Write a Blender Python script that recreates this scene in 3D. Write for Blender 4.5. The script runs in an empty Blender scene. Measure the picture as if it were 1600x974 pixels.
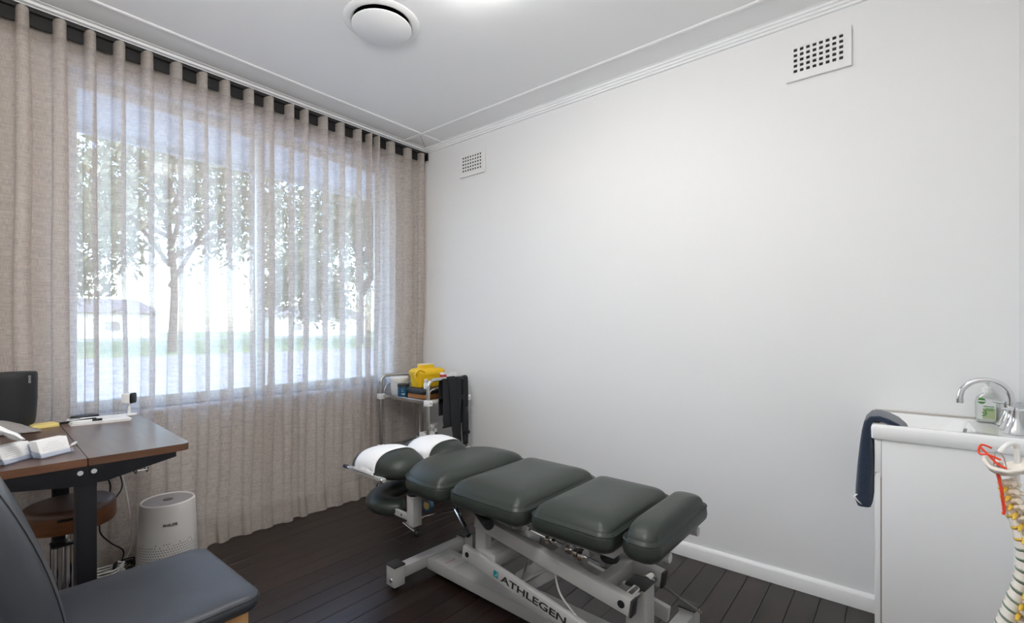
import bpy, bmesh, math, random
from mathutils import Vector, Matrix, noise
random.seed(7)
PI = math.pi
sc = bpy.context.scene
COL = sc.collection
def R(d): return math.radians(d)

# ------------------------------------------------------------------ camera
cam_d = bpy.data.cameras.new('camera'); cam = bpy.data.objects.new('camera', cam_d); COL.objects.link(cam)
cam_d.sensor_width = 36.0; cam_d.sensor_fit = 'HORIZONTAL'; cam_d.lens = 744.0 / 1600.0 * 36.0
cam_d.shift_y = 25.7 / 1600.0; cam_d.clip_start = 0.02; cam_d.clip_end = 400
cam.location = (-2.506, -2.903, 1.19)
cam.rotation_euler = (PI / 2, 0, -0.887)
sc.camera = cam

# ------------------------------------------------------------------ world, sun, exposure
world = bpy.data.worlds.new('world'); sc.world = world; world.use_nodes = True
wn = world.node_tree.nodes; wl = world.node_tree.links
sky = wn.new('ShaderNodeTexSky'); sky.sky_type = 'NISHITA'; sky.sun_disc = False
sky.sun_elevation = R(48); sky.sun_rotation = R(165); sky.air_density = 1.0; sky.dust_density = 0.8; sky.ozone_density = 1.0
wl.new(sky.outputs['Color'], wn['Background'].inputs['Color'])
wn['Background'].inputs['Strength'].default_value = 1.6
sun_d = bpy.data.lights.new('sun', 'SUN'); sun_d.energy = 1.1; sun_d.angle = R(1.0); sun_d.color = (1, .95, .86)
sun = bpy.data.objects.new('sun', sun_d); COL.objects.link(sun)
sun.rotation_euler = (R(42), 0, R(-15))      # high sun standing behind the house: the garden is lit, the room is not
sc.view_settings.view_transform = 'Standard'; sc.view_settings.look = 'None'
sc.view_settings.gamma = 1.0; sc.view_settings.use_curve_mapping = False
sc.view_settings.exposure = 0.42
try:
    sc.cycles.transparent_max_bounces = 24; sc.cycles.max_bounces = 14; sc.cycles.diffuse_bounces = 8
    sc.cycles.transmission_bounces = 10; sc.cycles.caustics_reflective = False; sc.cycles.caustics_refractive = False
    sc.cycles.sample_clamp_indirect = 6.0
except Exception: pass
LAMP = 21.0; FILL_LAMP = 38.0

# ------------------------------------------------------------------ materials
MATS = {}
def mat(name, col, rough=.5, metal=0., spec=.5, bump=0., bscale=200., coat=0., var=0., vscale=8., trans=0., ior=1.45, sheen=0., stretch=None, col2=None, emit=0.):
    if name in MATS: return MATS[name]
    m = bpy.data.materials.new(name); m.use_nodes = True; MATS[name] = m
    n = m.node_tree.nodes; l = m.node_tree.links; b = n['Principled BSDF']
    b.inputs['Base Color'].default_value = (*col, 1); b.inputs['Roughness'].default_value = rough
    b.inputs['Metallic'].default_value = metal; b.inputs['Specular IOR Level'].default_value = spec
    b.inputs['Coat Weight'].default_value = coat; b.inputs['Coat Roughness'].default_value = .15
    b.inputs['Transmission Weight'].default_value = trans; b.inputs['IOR'].default_value = ior
    b.inputs['Sheen Weight'].default_value = sheen
    if emit: b.inputs['Emission Color'].default_value = (*col, 1); b.inputs['Emission Strength'].default_value = emit
    if bump or var:
        tc = n.new('ShaderNodeTexCoord'); mp = n.new('ShaderNodeMapping'); l.new(tc.outputs['Object'], mp.inputs['Vector'])
        if stretch: mp.inputs['Scale'].default_value = stretch
    if bump:
        t = n.new('ShaderNodeTexNoise'); t.inputs['Scale'].default_value = bscale; t.inputs['Detail'].default_value = 4
        l.new(mp.outputs['Vector'], t.inputs['Vector'])
        bp = n.new('ShaderNodeBump'); bp.inputs['Strength'].default_value = bump; bp.inputs['Distance'].default_value = .002
        l.new(t.outputs['Fac'], bp.inputs['Height']); l.new(bp.outputs['Normal'], b.inputs['Normal'])
    if var:
        t2 = n.new('ShaderNodeTexNoise'); t2.inputs['Scale'].default_value = vscale; t2.inputs['Detail'].default_value = 5
        l.new(mp.outputs['Vector'], t2.inputs['Vector'])
        r = n.new('ShaderNodeValToRGB'); c2 = col2 or tuple(c * (1 - var) for c in col)
        r.color_ramp.elements[0].position = .35; r.color_ramp.elements[0].color = (*c2, 1)
        r.color_ramp.elements[1].position = .65; r.color_ramp.elements[1].color = (*col, 1)
        l.new(t2.outputs['Fac'], r.inputs['Fac']); l.new(r.outputs['Color'], b.inputs['Base Color'])
    return m

M_wall = mat('wall_paint', (.80, .80, .80), .55, bump=.05, bscale=350)
M_ceil = mat('ceiling_paint', (.86, .86, .86), .7, bump=.04, bscale=300)
M_trim = mat('trim_gloss_paint', (.84, .84, .835), .35, bump=.04, bscale=60)
M_vent = mat('vent_paint', (.80, .80, .79), .45)
M_black = mat('black_plastic', (.010, .010, .011), .45, spec=.3)
M_blackm = mat('black_powder_coat', (.009, .009, .011), .5, spec=.25, bump=.1, bscale=900)
M_track = mat('track_black', (.015, .014, .014), .6)
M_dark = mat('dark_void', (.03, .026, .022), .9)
M_chrome = mat('chrome', (.82, .82, .83), .08, 1.)
M_steel = mat('stainless_steel', (.60, .58, .55), .24, 1., bump=.05, bscale=200, stretch=(1, 1, .05))
M_bench = mat('grey_enamel', (.43, .425, .415), .38, bump=.03, bscale=300)
M_benchcap = mat('dark_cap', (.03, .03, .03), .5)
M_leather = mat('green_vinyl', (.032, .039, .0335), .36, spec=.38, bump=.18, bscale=260, var=.12, vscale=3)
M_seam = mat('green_vinyl_seam', (.02, .027, .024), .5)
M_chair = mat('charcoal_leather', (.046, .050, .060), .40, spec=.6, bump=.2, bscale=220, var=.15, vscale=4)
M_chairseam = mat('charcoal_stitch', (.008, .009, .011), .6)
M_paper = mat('white_paper', (.86, .86, .86), .8)
M_white = mat('white_plastic', (.80, .80, .79), .35)
M_offwhite = mat('offwhite_plastic', (.66, .64, .62), .45)
M_yellow = mat('yellow_plastic', (.80, .50, .012), .38)
M_blue = mat('blue_tub', (.015, .085, .17), .4)
M_navy = mat('navy_terry', (.016, .030, .062), .95, bump=.9, bscale=420, sheen=.4, var=.35, vscale=160)
M_ceramic = mat('white_ceramic', (.86, .86, .86), .08, coat=.5)
M_cab = mat('white_laminate', (.78, .78, .78), .4)
M_cabedge = mat('cabinet_gap', (.16, .10, .06), .8)
M_bone = mat('bone_plastic', (.80, .70, .58), .5, bump=.2, bscale=120)
M_bonew = mat('bone_white', (.80, .75, .68), .5, bump=.15, bscale=80)
M_disc = mat('disc_green', (.16, .24, .18), .4)
M_nerve = mat('nerve_yellow', (.72, .47, .06), .4)
M_artery = mat('artery_red', (.72, .05, .015), .4)
M_grey = mat('grey_plastic', (.27, .25, .24), .45)
M_sticky = mat('sticky_yellow', (.82, .66, .24), .8)
M_strap = mat('black_webbing', (.012, .013, .016), .75, bump=.4, bscale=500)
M_card = mat('card_white', (.82, .82, .82), .6)
M_ink = mat('grey_ink', (.46, .46, .47), .7)
M_bluedark = mat('caster_blue', (.03, .11, .19), .4)
M_orange = mat('orange_wood', (.50, .21, .06), .5, var=.3, vscale=30, stretch=(1, 6, 6))
M_red = mat('red_print', (.55, .02, .03), .5)
M_cloth = mat('grey_cloth', (.30, .28, .27), .95, bump=.5, bscale=400)
M_tissue = mat('white_tissue', (.86, .86, .86), .9)
M_green = mat('label_green', (.06, .25, .05), .6)
M_palegreen = mat('label_pale_green', (.42, .50, .28), .6)
M_teal = mat('logo_teal', (.01, .20, .23), .4)
M_letter = mat('black_letters', (.012, .012, .012), .5)
M_brown = mat('stool_brown', (.10, .052, .035), .38, bump=.15, bscale=150, var=.25, vscale=6)
M_stoolside = mat('stool_side_wood', (.17, .065, .025), .42, var=.3, vscale=14, stretch=(1, 1, 5))

def wood_mat(name, c1, c2, rough, axis=0, scale=6., bump=.15, coat=0., spec=.5):
    m = bpy.data.materials.new(name); m.use_nodes = True
    n = m.node_tree.nodes; l = m.node_tree.links; b = n['Principled BSDF']
    tc = n.new('ShaderNodeTexCoord'); mp = n.new('ShaderNodeMapping'); l.new(tc.outputs['Object'], mp.inputs['Vector'])
    s = [scale * 9] * 3; s[axis] = scale; mp.inputs['Scale'].default_value = s
    oi = n.new('ShaderNodeObjectInfo'); ad = n.new('ShaderNodeVectorMath'); ad.operation = 'ADD'
    ml = n.new('ShaderNodeMath'); ml.operation = 'MULTIPLY'; ml.inputs[1].default_value = 37.0
    l.new(oi.outputs['Random'], ml.inputs[0]); l.new(mp.outputs['Vector'], ad.inputs[0]); l.new(ml.outputs[0], ad.inputs[1])
    t = n.new('ShaderNodeTexNoise'); t.inputs['Scale'].default_value = 1.; t.inputs['Detail'].default_value = 7; t.inputs['Distortion'].default_value = .6
    l.new(ad.outputs['Vector'], t.inputs['Vector'])
    r = n.new('ShaderNodeValToRGB'); r.color_ramp.elements[0].position = .3; r.color_ramp.elements[0].color = (*c1, 1)
    r.color_ramp.elements[1].position = .7; r.color_ramp.elements[1].color = (*c2, 1); l.new(t.outputs['Fac'], r.inputs['Fac'])
    hv = n.new('ShaderNodeHueSaturation'); mr = n.new('ShaderNodeMapRange'); mr.inputs[3].default_value = .78; mr.inputs[4].default_value = 1.22
    l.new(oi.outputs['Random'], mr.inputs[0]); l.new(mr.outputs[0], hv.inputs['Value']); l.new(r.outputs['Color'], hv.inputs['Color'])
    l.new(hv.outputs['Color'], b.inputs['Base Color'])
    b.inputs['Roughness'].default_value = rough; b.inputs['Coat Weight'].default_value = coat; b.inputs['Specular IOR Level'].default_value = spec
    bp = n.new('ShaderNodeBump'); bp.inputs['Strength'].default_value = bump; bp.inputs['Distance'].default_value = .001
    l.new(t.outputs['Fac'], bp.inputs['Height']); l.new(bp.outputs['Normal'], b.inputs['Normal'])
    return m
M_plank = wood_mat('stained_floor_board', (.012, .0072, .0058), (.027, .0155, .012), .30, 0, 3., .12)
M_desk = wood_mat('walnut_laminate', (.060, .030, .020), (.105, .055, .036), .30, 1, 4., .08)
M_deskedge = wood_mat('walnut_edge', (.085, .035, .016), (.13, .055, .026), .45, 0, 4., .05)
M_oak = wood_mat('golden_oak', (.36, .19, .07), (.50, .28, .11), .4, 2, 4., .1)

def curtain_mat(name, alpha_open, col):
    m = bpy.data.materials.new(name); m.use_nodes = True
    n = m.node_tree.nodes; l = m.node_tree.links; n.clear()
    out = n.new('ShaderNodeOutputMaterial'); tc = n.new('ShaderNodeTexCoord')
    def nz(sx, sy, sz, det=2):
        mp = n.new('ShaderNodeMapping'); mp.inputs['Scale'].default_value = (sx, sy, sz); l.new(tc.outputs['UV'], mp.inputs['Vector'])
        t = n.new('ShaderNodeTexNoise'); t.inputs['Scale'].default_value = 1.; t.inputs['Detail'].default_value = det; l.new(mp.outputs['Vector'], t.inputs['Vector']); return t.outputs['Fac']
    def mth(op, a, b):
        x = n.new('ShaderNodeMath'); x.operation = op
        for i, v in enumerate((a, b)):
            if isinstance(v, (int, float)): x.inputs[i].default_value = v
            else: l.new(v, x.inputs[i])
        return x.outputs[0]
    weave = mth('ADD', nz(900, 30, 1), nz(30, 900, 1))             # vertical + horizontal slub threads (UV in metres)
    slub = nz(5, 130, 1)
    w = mth('ADD', mth('MULTIPLY', mth('SUBTRACT', weave, 1.0), .7), mth('MULTIPLY', mth('SUBTRACT', slub, .5), .3))
    fac = mth('SUBTRACT', alpha_open, w); fac.node.use_clamp = True
    ramp = n.new('ShaderNodeMixRGB'); ramp.inputs['Color1'].default_value = (*[c * .82 for c in col], 1); ramp.inputs['Color2'].default_value = (*[min(1, c * 1.14) for c in col], 1)
    l.new(mth('ADD', mth('MULTIPLY', w, 1.2), .5), ramp.inputs['Fac'])
    d = n.new('ShaderNodeBsdfDiffuse'); tl = n.new('ShaderNodeBsdfTranslucent'); tr = n.new('ShaderNodeBsdfTransparent')
    l.new(ramp.outputs['Color'], d.inputs['Color']); l.new(ramp.outputs['Color'], tl.inputs['Color'])
    m1 = n.new('ShaderNodeMixShader'); m1.inputs['Fac'].default_value = .50; l.new(d.outputs[0], m1.inputs[1]); l.new(tl.outputs[0], m1.inputs[2])
    m2 = n.new('ShaderNodeMixShader'); l.new(fac, m2.inputs['Fac']); l.new(m1.outputs[0], m2.inputs[1]); l.new(tr.outputs[0], m2.inputs[2])
    l.new(m2.outputs[0], out.inputs['Surface'])
    return m
M_curtain = curtain_mat('sheer_linen', .33, (.66, .59, .54))
M_hem = curtain_mat('sheer_linen_hem', .12, (.62, .57, .52))

def glass_mat(name, tint, refl=.06):
    m = bpy.data.materials.new(name); m.use_nodes = True
    n = m.node_tree.nodes; l = m.node_tree.links; n.clear(); out = n.new('ShaderNodeOutputMaterial')
    t = n.new('ShaderNodeBsdfTransparent'); t.inputs['Color'].default_value = (*tint, 1)
    g = n.new('ShaderNodeBsdfGlossy'); g.inputs['Roughness'].default_value = .03
    mx = n.new('ShaderNodeMixShader'); mx.inputs['Fac'].default_value = refl
    l.new(t.outputs[0], mx.inputs[1]); l.new(g.outputs[0], mx.inputs[2]); l.new(mx.outputs[0], out.inputs['Surface']); return m
M_glass = glass_mat('window_glass', (.93, .95, .96), .05)
M_acrylic = glass_mat('clear_acrylic', (.86, .89, .95), .16)
M_pet = glass_mat('clear_bottle', (.90, .92, .90), .14)

# ------------------------------------------------------------------ geometry helpers
XF = {}
class B:
    def __init__(s): s.bm = bmesh.new()
    def _v(s, pts): return [s.bm.verts.new(p) for p in pts]
    def _f(s, vs):
        try: return s.bm.faces.new(vs)
        except ValueError: return None
    def box(s, c, size, rot=None, bevel=0., seg=2):
        t = bmesh.new(); bmesh.ops.create_cube(t, size=1.)
        bmesh.ops.scale(t, vec=size, verts=t.verts)
        if bevel: bmesh.ops.bevel(t, geom=t.edges[:], offset=bevel, segments=seg, affect='EDGES', profile=.5)
        Mx = Matrix.Translation(c) @ (rot.to_4x4() if rot else Matrix())
        bmesh.ops.transform(t, matrix=Mx, verts=t.verts); s.merge(t); return s
    def bb(s, lo, hi, bevel=0., seg=2):
        return s.box([(a + b) / 2 for a, b in zip(lo, hi)], [abs(b - a) for a, b in zip(lo, hi)], None, bevel, seg)
    def merge(s, t):
        mp = {v: s.bm.verts.new(v.co) for v in t.verts}
        for f in t.faces: s._f([mp[v] for v in f.verts])
        t.free()
    def beam(s, p0, p1, w, h, up=(0, 0, 1), bevel=0.):
        p0, p1 = Vector(p0), Vector(p1); d = (p1 - p0); L = d.length; d.normalize()
        x = d.cross(Vector(up)).normalized(); z = x.cross(d)
        rot = Matrix((x, d, z)).transposed()
        return s.box((p0 + p1) / 2, (w, L, h), rot, bevel)
    def cyl(s, p0, p1, r0, r1=None, n=16, caps=True):
        r1 = r0 if r1 is None else r1; p0, p1 = Vector(p0), Vector(p1); d = (p1 - p0).normalized()
        a = Vector((1, 0, 0)) if abs(d.x) < .9 else Vector((0, 1, 0)); x = d.cross(a).normalized(); y = d.cross(x)
        A = s._v([p0 + (x * math.cos(2 * PI * i / n) + y * math.sin(2 * PI * i / n)) * r0 for i in range(n)])
        Bv = s._v([p1 + (x * math.cos(2 * PI * i / n) + y * math.sin(2 * PI * i / n)) * r1 for i in range(n)])
        for i in range(n): s._f([A[i], Bv[i], Bv[(i + 1) % n], A[(i + 1) % n]])
        if caps: s._f(A); s._f(Bv[::-1])
        return s
    def tube(s, pts, r, n=10, closed=False, ry=None, up=None):
        pts = [Vector(p) for p in pts]; m = len(pts); rings = []; prev = None
        for i, p in enumerate(pts):
            if closed: t = pts[(i + 1) % m] - pts[i - 1]
            else: t = pts[min(i + 1, m - 1)] - pts[max(i - 1, 0)]
            t.normalize()
            if up is not None: x = t.cross(Vector(up)).normalized()
            elif prev is None: x = t.cross(Vector((0, 0, 1)) if abs(t.z) < .9 else Vector((1, 0, 0))).normalized()
            else: x = (prev - t * prev.dot(t)).normalized()
            prev = x; y = t.cross(x); rr = r[i] if isinstance(r, (list, tuple)) else r
            r2 = rr if ry is None else (ry[i] if isinstance(ry, (list, tuple)) else ry)
            rings.append(s._v([p + x * rr * math.cos(2 * PI * k / n) + y * r2 * math.sin(2 * PI * k / n) for k in range(n)]))
        for i in range(m if closed else m - 1):
            a, b = rings[i], rings[(i + 1) % m]
            for k in range(n): s._f([a[k], a[(k + 1) % n], b[(k + 1) % n], b[k]])
        if not closed: s._f(rings[0][::-1]); s._f(rings[-1])
        return s
    def lathe(s, prof, c=(0, 0, 0), n=32, sx=1., sy=1.):
        c = Vector(c); rings = []
        for r, z in prof:
            if r < 1e-6: rings.append([s.bm.verts.new(c + Vector((0, 0, z)))])
            else: rings.append(s._v([c + Vector((sx * r * math.cos(2 * PI * i / n), sy * r * math.sin(2 * PI * i / n), z)) for i in range(n)]))
        for a, b in zip(rings, rings[1:]):
            for i in range(n):
                j = (i + 1) % n
                if len(a) == 1 and len(b) > 1: s._f([a[0], b[j], b[i]])
                elif len(b) == 1 and len(a) > 1: s._f([a[i], a[j], b[0]])
                elif len(a) > 1: s._f([a[i], a[j], b[j], b[i]])
        if len(rings[0]) > 1: s._f(rings[0][::-1])
        if len(rings[-1]) > 1: s._f(rings[-1])
        return s
    def loft(s, rings, cap0=True, cap1=True):
        R_ = [s._v(r) for r in rings]; n = len(R_[0])
        for a, b in zip(R_, R_[1:]):
            for i in range(n): s._f([a[i], a[(i + 1) % n], b[(i + 1) % n], b[i]])
        if cap0: s._f(R_[0][::-1])
        if cap1: s._f(R_[-1])
        return s
    def prism(s, poly, vec):
        v = Vector(vec); return s.loft([[Vector(p) for p in poly], [Vector(p) + v for p in poly]])
    def grid(s, fn, nu, nv):
        g = [[s.bm.verts.new(fn(i / nu, j / nv)) for j in range(nv + 1)] for i in range(nu + 1)]
        for i in range(nu):
            for j in range(nv): s._f([g[i][j], g[i + 1][j], g[i + 1][j + 1], g[i][j + 1]])
        return s
    def sphere(s, c, r, u=20, v=12):
        t = bmesh.new(); bmesh.ops.create_uvsphere(t, u_segments=u, v_segments=v, radius=1.)
        r = (r, r, r) if isinstance(r, (int, float)) else r
        bmesh.ops.scale(t, vec=r, verts=t.verts); bmesh.ops.translate(t, vec=c, verts=t.verts); s.merge(t); return s
    def obj(s, name, m, parent=None, world=False, sharp=35, solid=0., fix=True):
        if fix: bmesh.ops.recalc_face_normals(s.bm, faces=s.bm.faces)
        if world and parent is not None: bmesh.ops.transform(s.bm, matrix=XF[parent].inverted(), verts=s.bm.verts)
        me = bpy.data.meshes.new(name); s.bm.to_mesh(me); s.bm.free()
        for p in me.polygons: p.use_smooth = True
        me.set_sharp_from_angle(angle=R(sharp))
        o = bpy.data.objects.new(name, me); COL.objects.link(o); me.materials.append(m)
        if solid:
            md = o.modifiers.new('thickness', 'SOLIDIFY'); md.thickness = solid; md.offset = 0
        o.parent = parent; XF[o] = XF[parent] if parent is not None else Matrix()
        return o
def tag(o, label, cat, group=None, kind=None):
    if label: o['label'] = label
    if cat: o['category'] = cat
    if group: o['group'] = group
    if kind: o['kind'] = kind
    return o
def thing(name, label, cat, loc, rz=0., group=None):
    o = bpy.data.objects.new(name, None); COL.objects.link(o); o.location = loc; o.rotation_euler = (0, 0, rz); o.empty_display_size = .05
    XF[o] = Matrix.Translation(loc) @ Matrix.Rotation(rz, 4, 'Z'); return tag(o, label, cat, group)
def struct(o, label=None): o['kind'] = 'structure'; return tag(o, label, None)
def centre(o):
    """move a top-level single mesh's origin to its base centre"""
    vs = [v.co for v in o.data.vertices]
    c = Vector(((min(v.x for v in vs) + max(v.x for v in vs)) / 2, (min(v.y for v in vs) + max(v.y for v in vs)) / 2, min(v.z for v in vs)))
    o.data.transform(Matrix.Translation(-c)); o.location = c; XF[o] = Matrix.Translation(c); return o
def smooth_path(pts, k=6, closed=False):
    pts = [Vector(p) for p in pts]; n = len(pts); out = []
    rng = n if closed else n - 1
    for i in range(rng):
        if closed: p0, p1, p2, p3 = pts[i - 1], pts[i], pts[(i + 1) % n], pts[(i + 2) % n]
        else: p0, p1, p2, p3 = pts[max(i - 1, 0)], pts[i], pts[i + 1], pts[min(i + 2, n - 1)]
        for j in range(k):
            t = j / k
            out.append(.5 * ((2 * p1) + (p2 - p0) * t + (2 * p0 - 5 * p1 + 4 * p2 - p3) * t * t + (3 * p1 - p0 - 3 * p2 + p3) * t ** 3))
    if not closed: out.append(pts[-1])
    return out
def rrect(hx, hy, r, n=6, cx=0., cy=0.):
    out = []
    for sx, sy, a0 in ((1, 1, 0), (-1, 1, 90), (-1, -1, 180), (1, -1, 270)):
        for i in range(n + 1):
            a = R(a0 + 90 * i / n); out.append((cx + sx * (hx - r) + r * math.cos(a), cy + sy * (hy - r) + r * math.sin(a)))
    return out
def text(name, body, m, parent, origin, xdir, ydir, size, width=None, bold=0., extrude=.0006, world=False):
    cu = bpy.data.curves.new(name, 'FONT'); cu.body = body; cu.size = size; cu.extrude = extrude; cu.offset = bold; cu.resolution_u = 3
    o = bpy.data.objects.new('tmp', cu); COL.objects.link(o)
    bpy.context.view_layer.update()
    me = bpy.data.meshes.new_from_object(o.evaluated_get(bpy.context.evaluated_depsgraph_get()))
    bpy.data.objects.remove(o); bpy.data.curves.remove(cu)
    sx = 1.
    if width:
        w = max(v.co.x for v in me.vertices) - min(v.co.x for v in me.vertices); sx = width / w
    x = Vector(xdir).normalized(); y = Vector(ydir).normalized(); z = x.cross(y)
    Mx = Matrix.Translation(origin) @ Matrix((x, y, z)).transposed().to_4x4() @ Matrix.Diagonal((sx, 1, 1, 1))
    if world and parent is not None: Mx = XF[parent].inverted() @ Mx
    me.transform(Mx); me.name = name; me.materials.clear(); me.materials.append(m)
    o = bpy.data.objects.new(name, me); COL.objects.link(o); o.parent = parent; XF[o] = XF.get(parent, Matrix()) if parent is not None else Matrix()
    return o

# ------------------------------------------------------------------ room shell
XL, YB, YW, ZC = -3.35, -3.238, .09, 2.615
struct(B().bb((0, YB - .1, -.1), (.12, YW + .15, 2.75)).obj('wall_right', M_wall))
struct(B().bb((XL - .12, YB - .1, -.1), (XL, YW + .15, 2.75)).obj('wall_left', M_wall))
struct(B().bb((XL, YB - .12, -.1), (0, YB, 2.75)).obj('wall_back', M_wall))
WX0, WX1, WZ0, WZ1 = -2.10, -.300, .775, 2.41
b = B(); b.bb((XL, YW, -.1), (WX0, YW + .17, 2.75)); b.bb((WX1, YW, -.1), (0, YW + .17, 2.75))
b.bb((WX0, YW, -.1), (WX1, YW + .17, WZ0)); b.bb((WX0, YW, WZ1), (WX1, YW + .17, 2.75)); struct(b.obj('wall_window', M_wall))
struct(B().bb((XL, YB, ZC), (0, YW, ZC + .12)).obj('ceiling', M_ceil))
# floor boards: each one a part of the floor
fl = struct(B().bb((XL, YB, -.06), (0, YW, -.0125)).obj('floor', M_dark))
PW = .0972; y = YW; lens = [1.2, 1.9, 2.4, .9, 1.6]; meshes = {}
row = 0
while y > YB:
    x = XL; k = 0
    while x < -.001:
        L = min(random.choice(lens) * (random.uniform(.3, 1.) if k == 0 else 1.), -x)
        if -x - L < .3: L = -x
        L = round(L, 1) if -x - L > .01 else L
        key = round(L, 3)
        if key not in meshes:
            bb_ = B().bb((.0006, -PW + .0011, -.0125), (key - .0006, -.0011, 0), .0009, 1)
            o = bb_.obj('plank', M_plank, fl); meshes[key] = o.data; o.location = (x, y, 0)
        else:
            o = bpy.data.objects.new('plank', meshes[key]); COL.objects.link(o); o.parent = fl; o.location = (x, y, 0)
        o.location.z = random.uniform(-.0006, 0)
        x += L; k += 1
    y -= PW; row += 1
# skirting
def skirt(name, p0, p1, nrm):
    prof = [(0, 0), (.018, 0), (.018, .055), (.012, .066), (.004, .071), (0, .071)]
    n = Vector(nrm); p0, p1 = Vector(p0), Vector(p1)
    struct(B().prism([p0 + n * a + Vector((0, 0, z)) for a, z in prof], p1 - p0).obj(name, M_trim))
skirt('baseboard_right', (0, YB, 0), (0, YW, 0), (-1, 0, 0)); skirt('baseboard_window', (XL, YW, 0), (0, YW, 0), (0, -1, 0))
skirt('baseboard_back', (XL, YB, 0), (0, YB, 0), (0, 1, 0))
# cornice: stepped moulding on the wall, flat border with a raised bead on the ceiling
def cornice(name, length, place):
    prof = [(0, 2.573), (.012, 2.573), (.012, 2.5845), (.020, 2.586), (.020, 2.598), (.028, 2.5995), (.028, 2.611), (.036, 2.6125), (.036, ZC + .01), (0, ZC + .01)]
    bead = [(.208, ZC + .004), (.208, ZC - .004), (.214, ZC - .007), (.222, ZC - .007), (.228, ZC - .003), (.228, ZC + .004)]
    b = B()
    for pr in (prof, bead):
        b.prism([place(a, z, 0) for a, z in pr], place(0, 0, length) - place(0, 0, 0))
    o = b.obj(name, M_ceil); struct(o); return o
cornice('trim_1', YW - YB, lambda a, z, t: Vector((-a, YB + t, z)))
cornice('trim_2', -XL, lambda a, z, t: Vector((XL + t, (YW - .055) - a if a > .1 else YW - a * 2.4, z)))
cornice('trim_3', YW - YB, lambda a, z, t: Vector((XL + a, YB + t, z)))
# mitre joint in the ceiling border
struct(B().beam((-.03, -.0, ZC - .0005), (-.213, -.16, ZC - .0005), .003, .002).obj('trim_4', M_grey))

# ------------------------------------------------------------------ window
win = thing('window_1', None, None, (-1.18, YW + .11, WZ0)); win['kind'] = 'structure'; win['label'] = 'wide white framed window of two panes behind the sheer curtains'
FY0, FY1 = YW + .085, YW + .135
for lo, hi in (((WX0, FY0, WZ0), (WX0 + .05, FY1, WZ1)), ((WX1 - .05, FY0, WZ0), (WX1, FY1, WZ1)), ((WX0 + .05, FY0, WZ1 - .055), (WX1 - .05, FY1, WZ1)), ((WX0 + .05, FY0, WZ0), (WX1 - .05, FY1, WZ0 + .055))):
    B().bb(lo, hi, .004).obj('window_frame', M_trim, win, True)
B().bb((-1.222, FY0, WZ0 + .055), (-1.172, FY1, WZ1 - .055), .004).obj('mullion', M_trim, win, True)
for a, c in ((WX0 + .05, -1.222), (-1.172, WX1 - .05)):
    B().bb((a, FY0 + .022, WZ0 + .055), (c, FY0 + .027, WZ1 - .055)).obj('pane', M_glass, win, True)
B().bb((WX0 - .03, YW - .012, WZ0 - .025), (WX1 + .03, FY0, WZ0), .004).obj('window_sill', M_trim, win, True)

# ------------------------------------------------------------------ curtain track and curtains
TY = .012
tr = thing('curtain_track', 'slim black curtain track under the cornice above the window', 'curtain track', (-1.6, TY, 2.54))
B().bb((XL + .02, TY - .016, 2.553), (-.012, TY + .020, 2.573), .002).obj('rail', M_track, tr, True)
B().bb((XL + .02, TY + .006, 2.50), (-.012, TY + .016, 2.553)).obj('glider_tape', M_track, tr, True)
B().bb((-.014, TY - .02, 2.515), (-.001, TY + .024, 2.577), .002).obj('end_bracket', M_black, tr, True)
B().cyl((-1.235, TY - .024, 2.562), (-1.205, TY - .024, 2.562), .006).obj('stop', M_black, tr, True)
peaks = [-3.02, -2.90, -2.79, -2.68, -2.57, -2.46, -2.345, -2.255, -2.131, -2.032, -1.925, -1.818, -1.692, -1.573, -1.467, -1.337, -1.23, -1.10, -1.016, -.883, -.765, -.629, -.543, -.485, -.358, -.193, -.062, .05]
def phase(x):
    if x <= peaks[0]: return (x - peaks[0]) / .12
    for i in range(len(peaks) - 1):
        if x <= peaks[i + 1]: return i + (x - peaks[i]) / (peaks[i + 1] - peaks[i])
    return len(peaks) - 1
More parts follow.
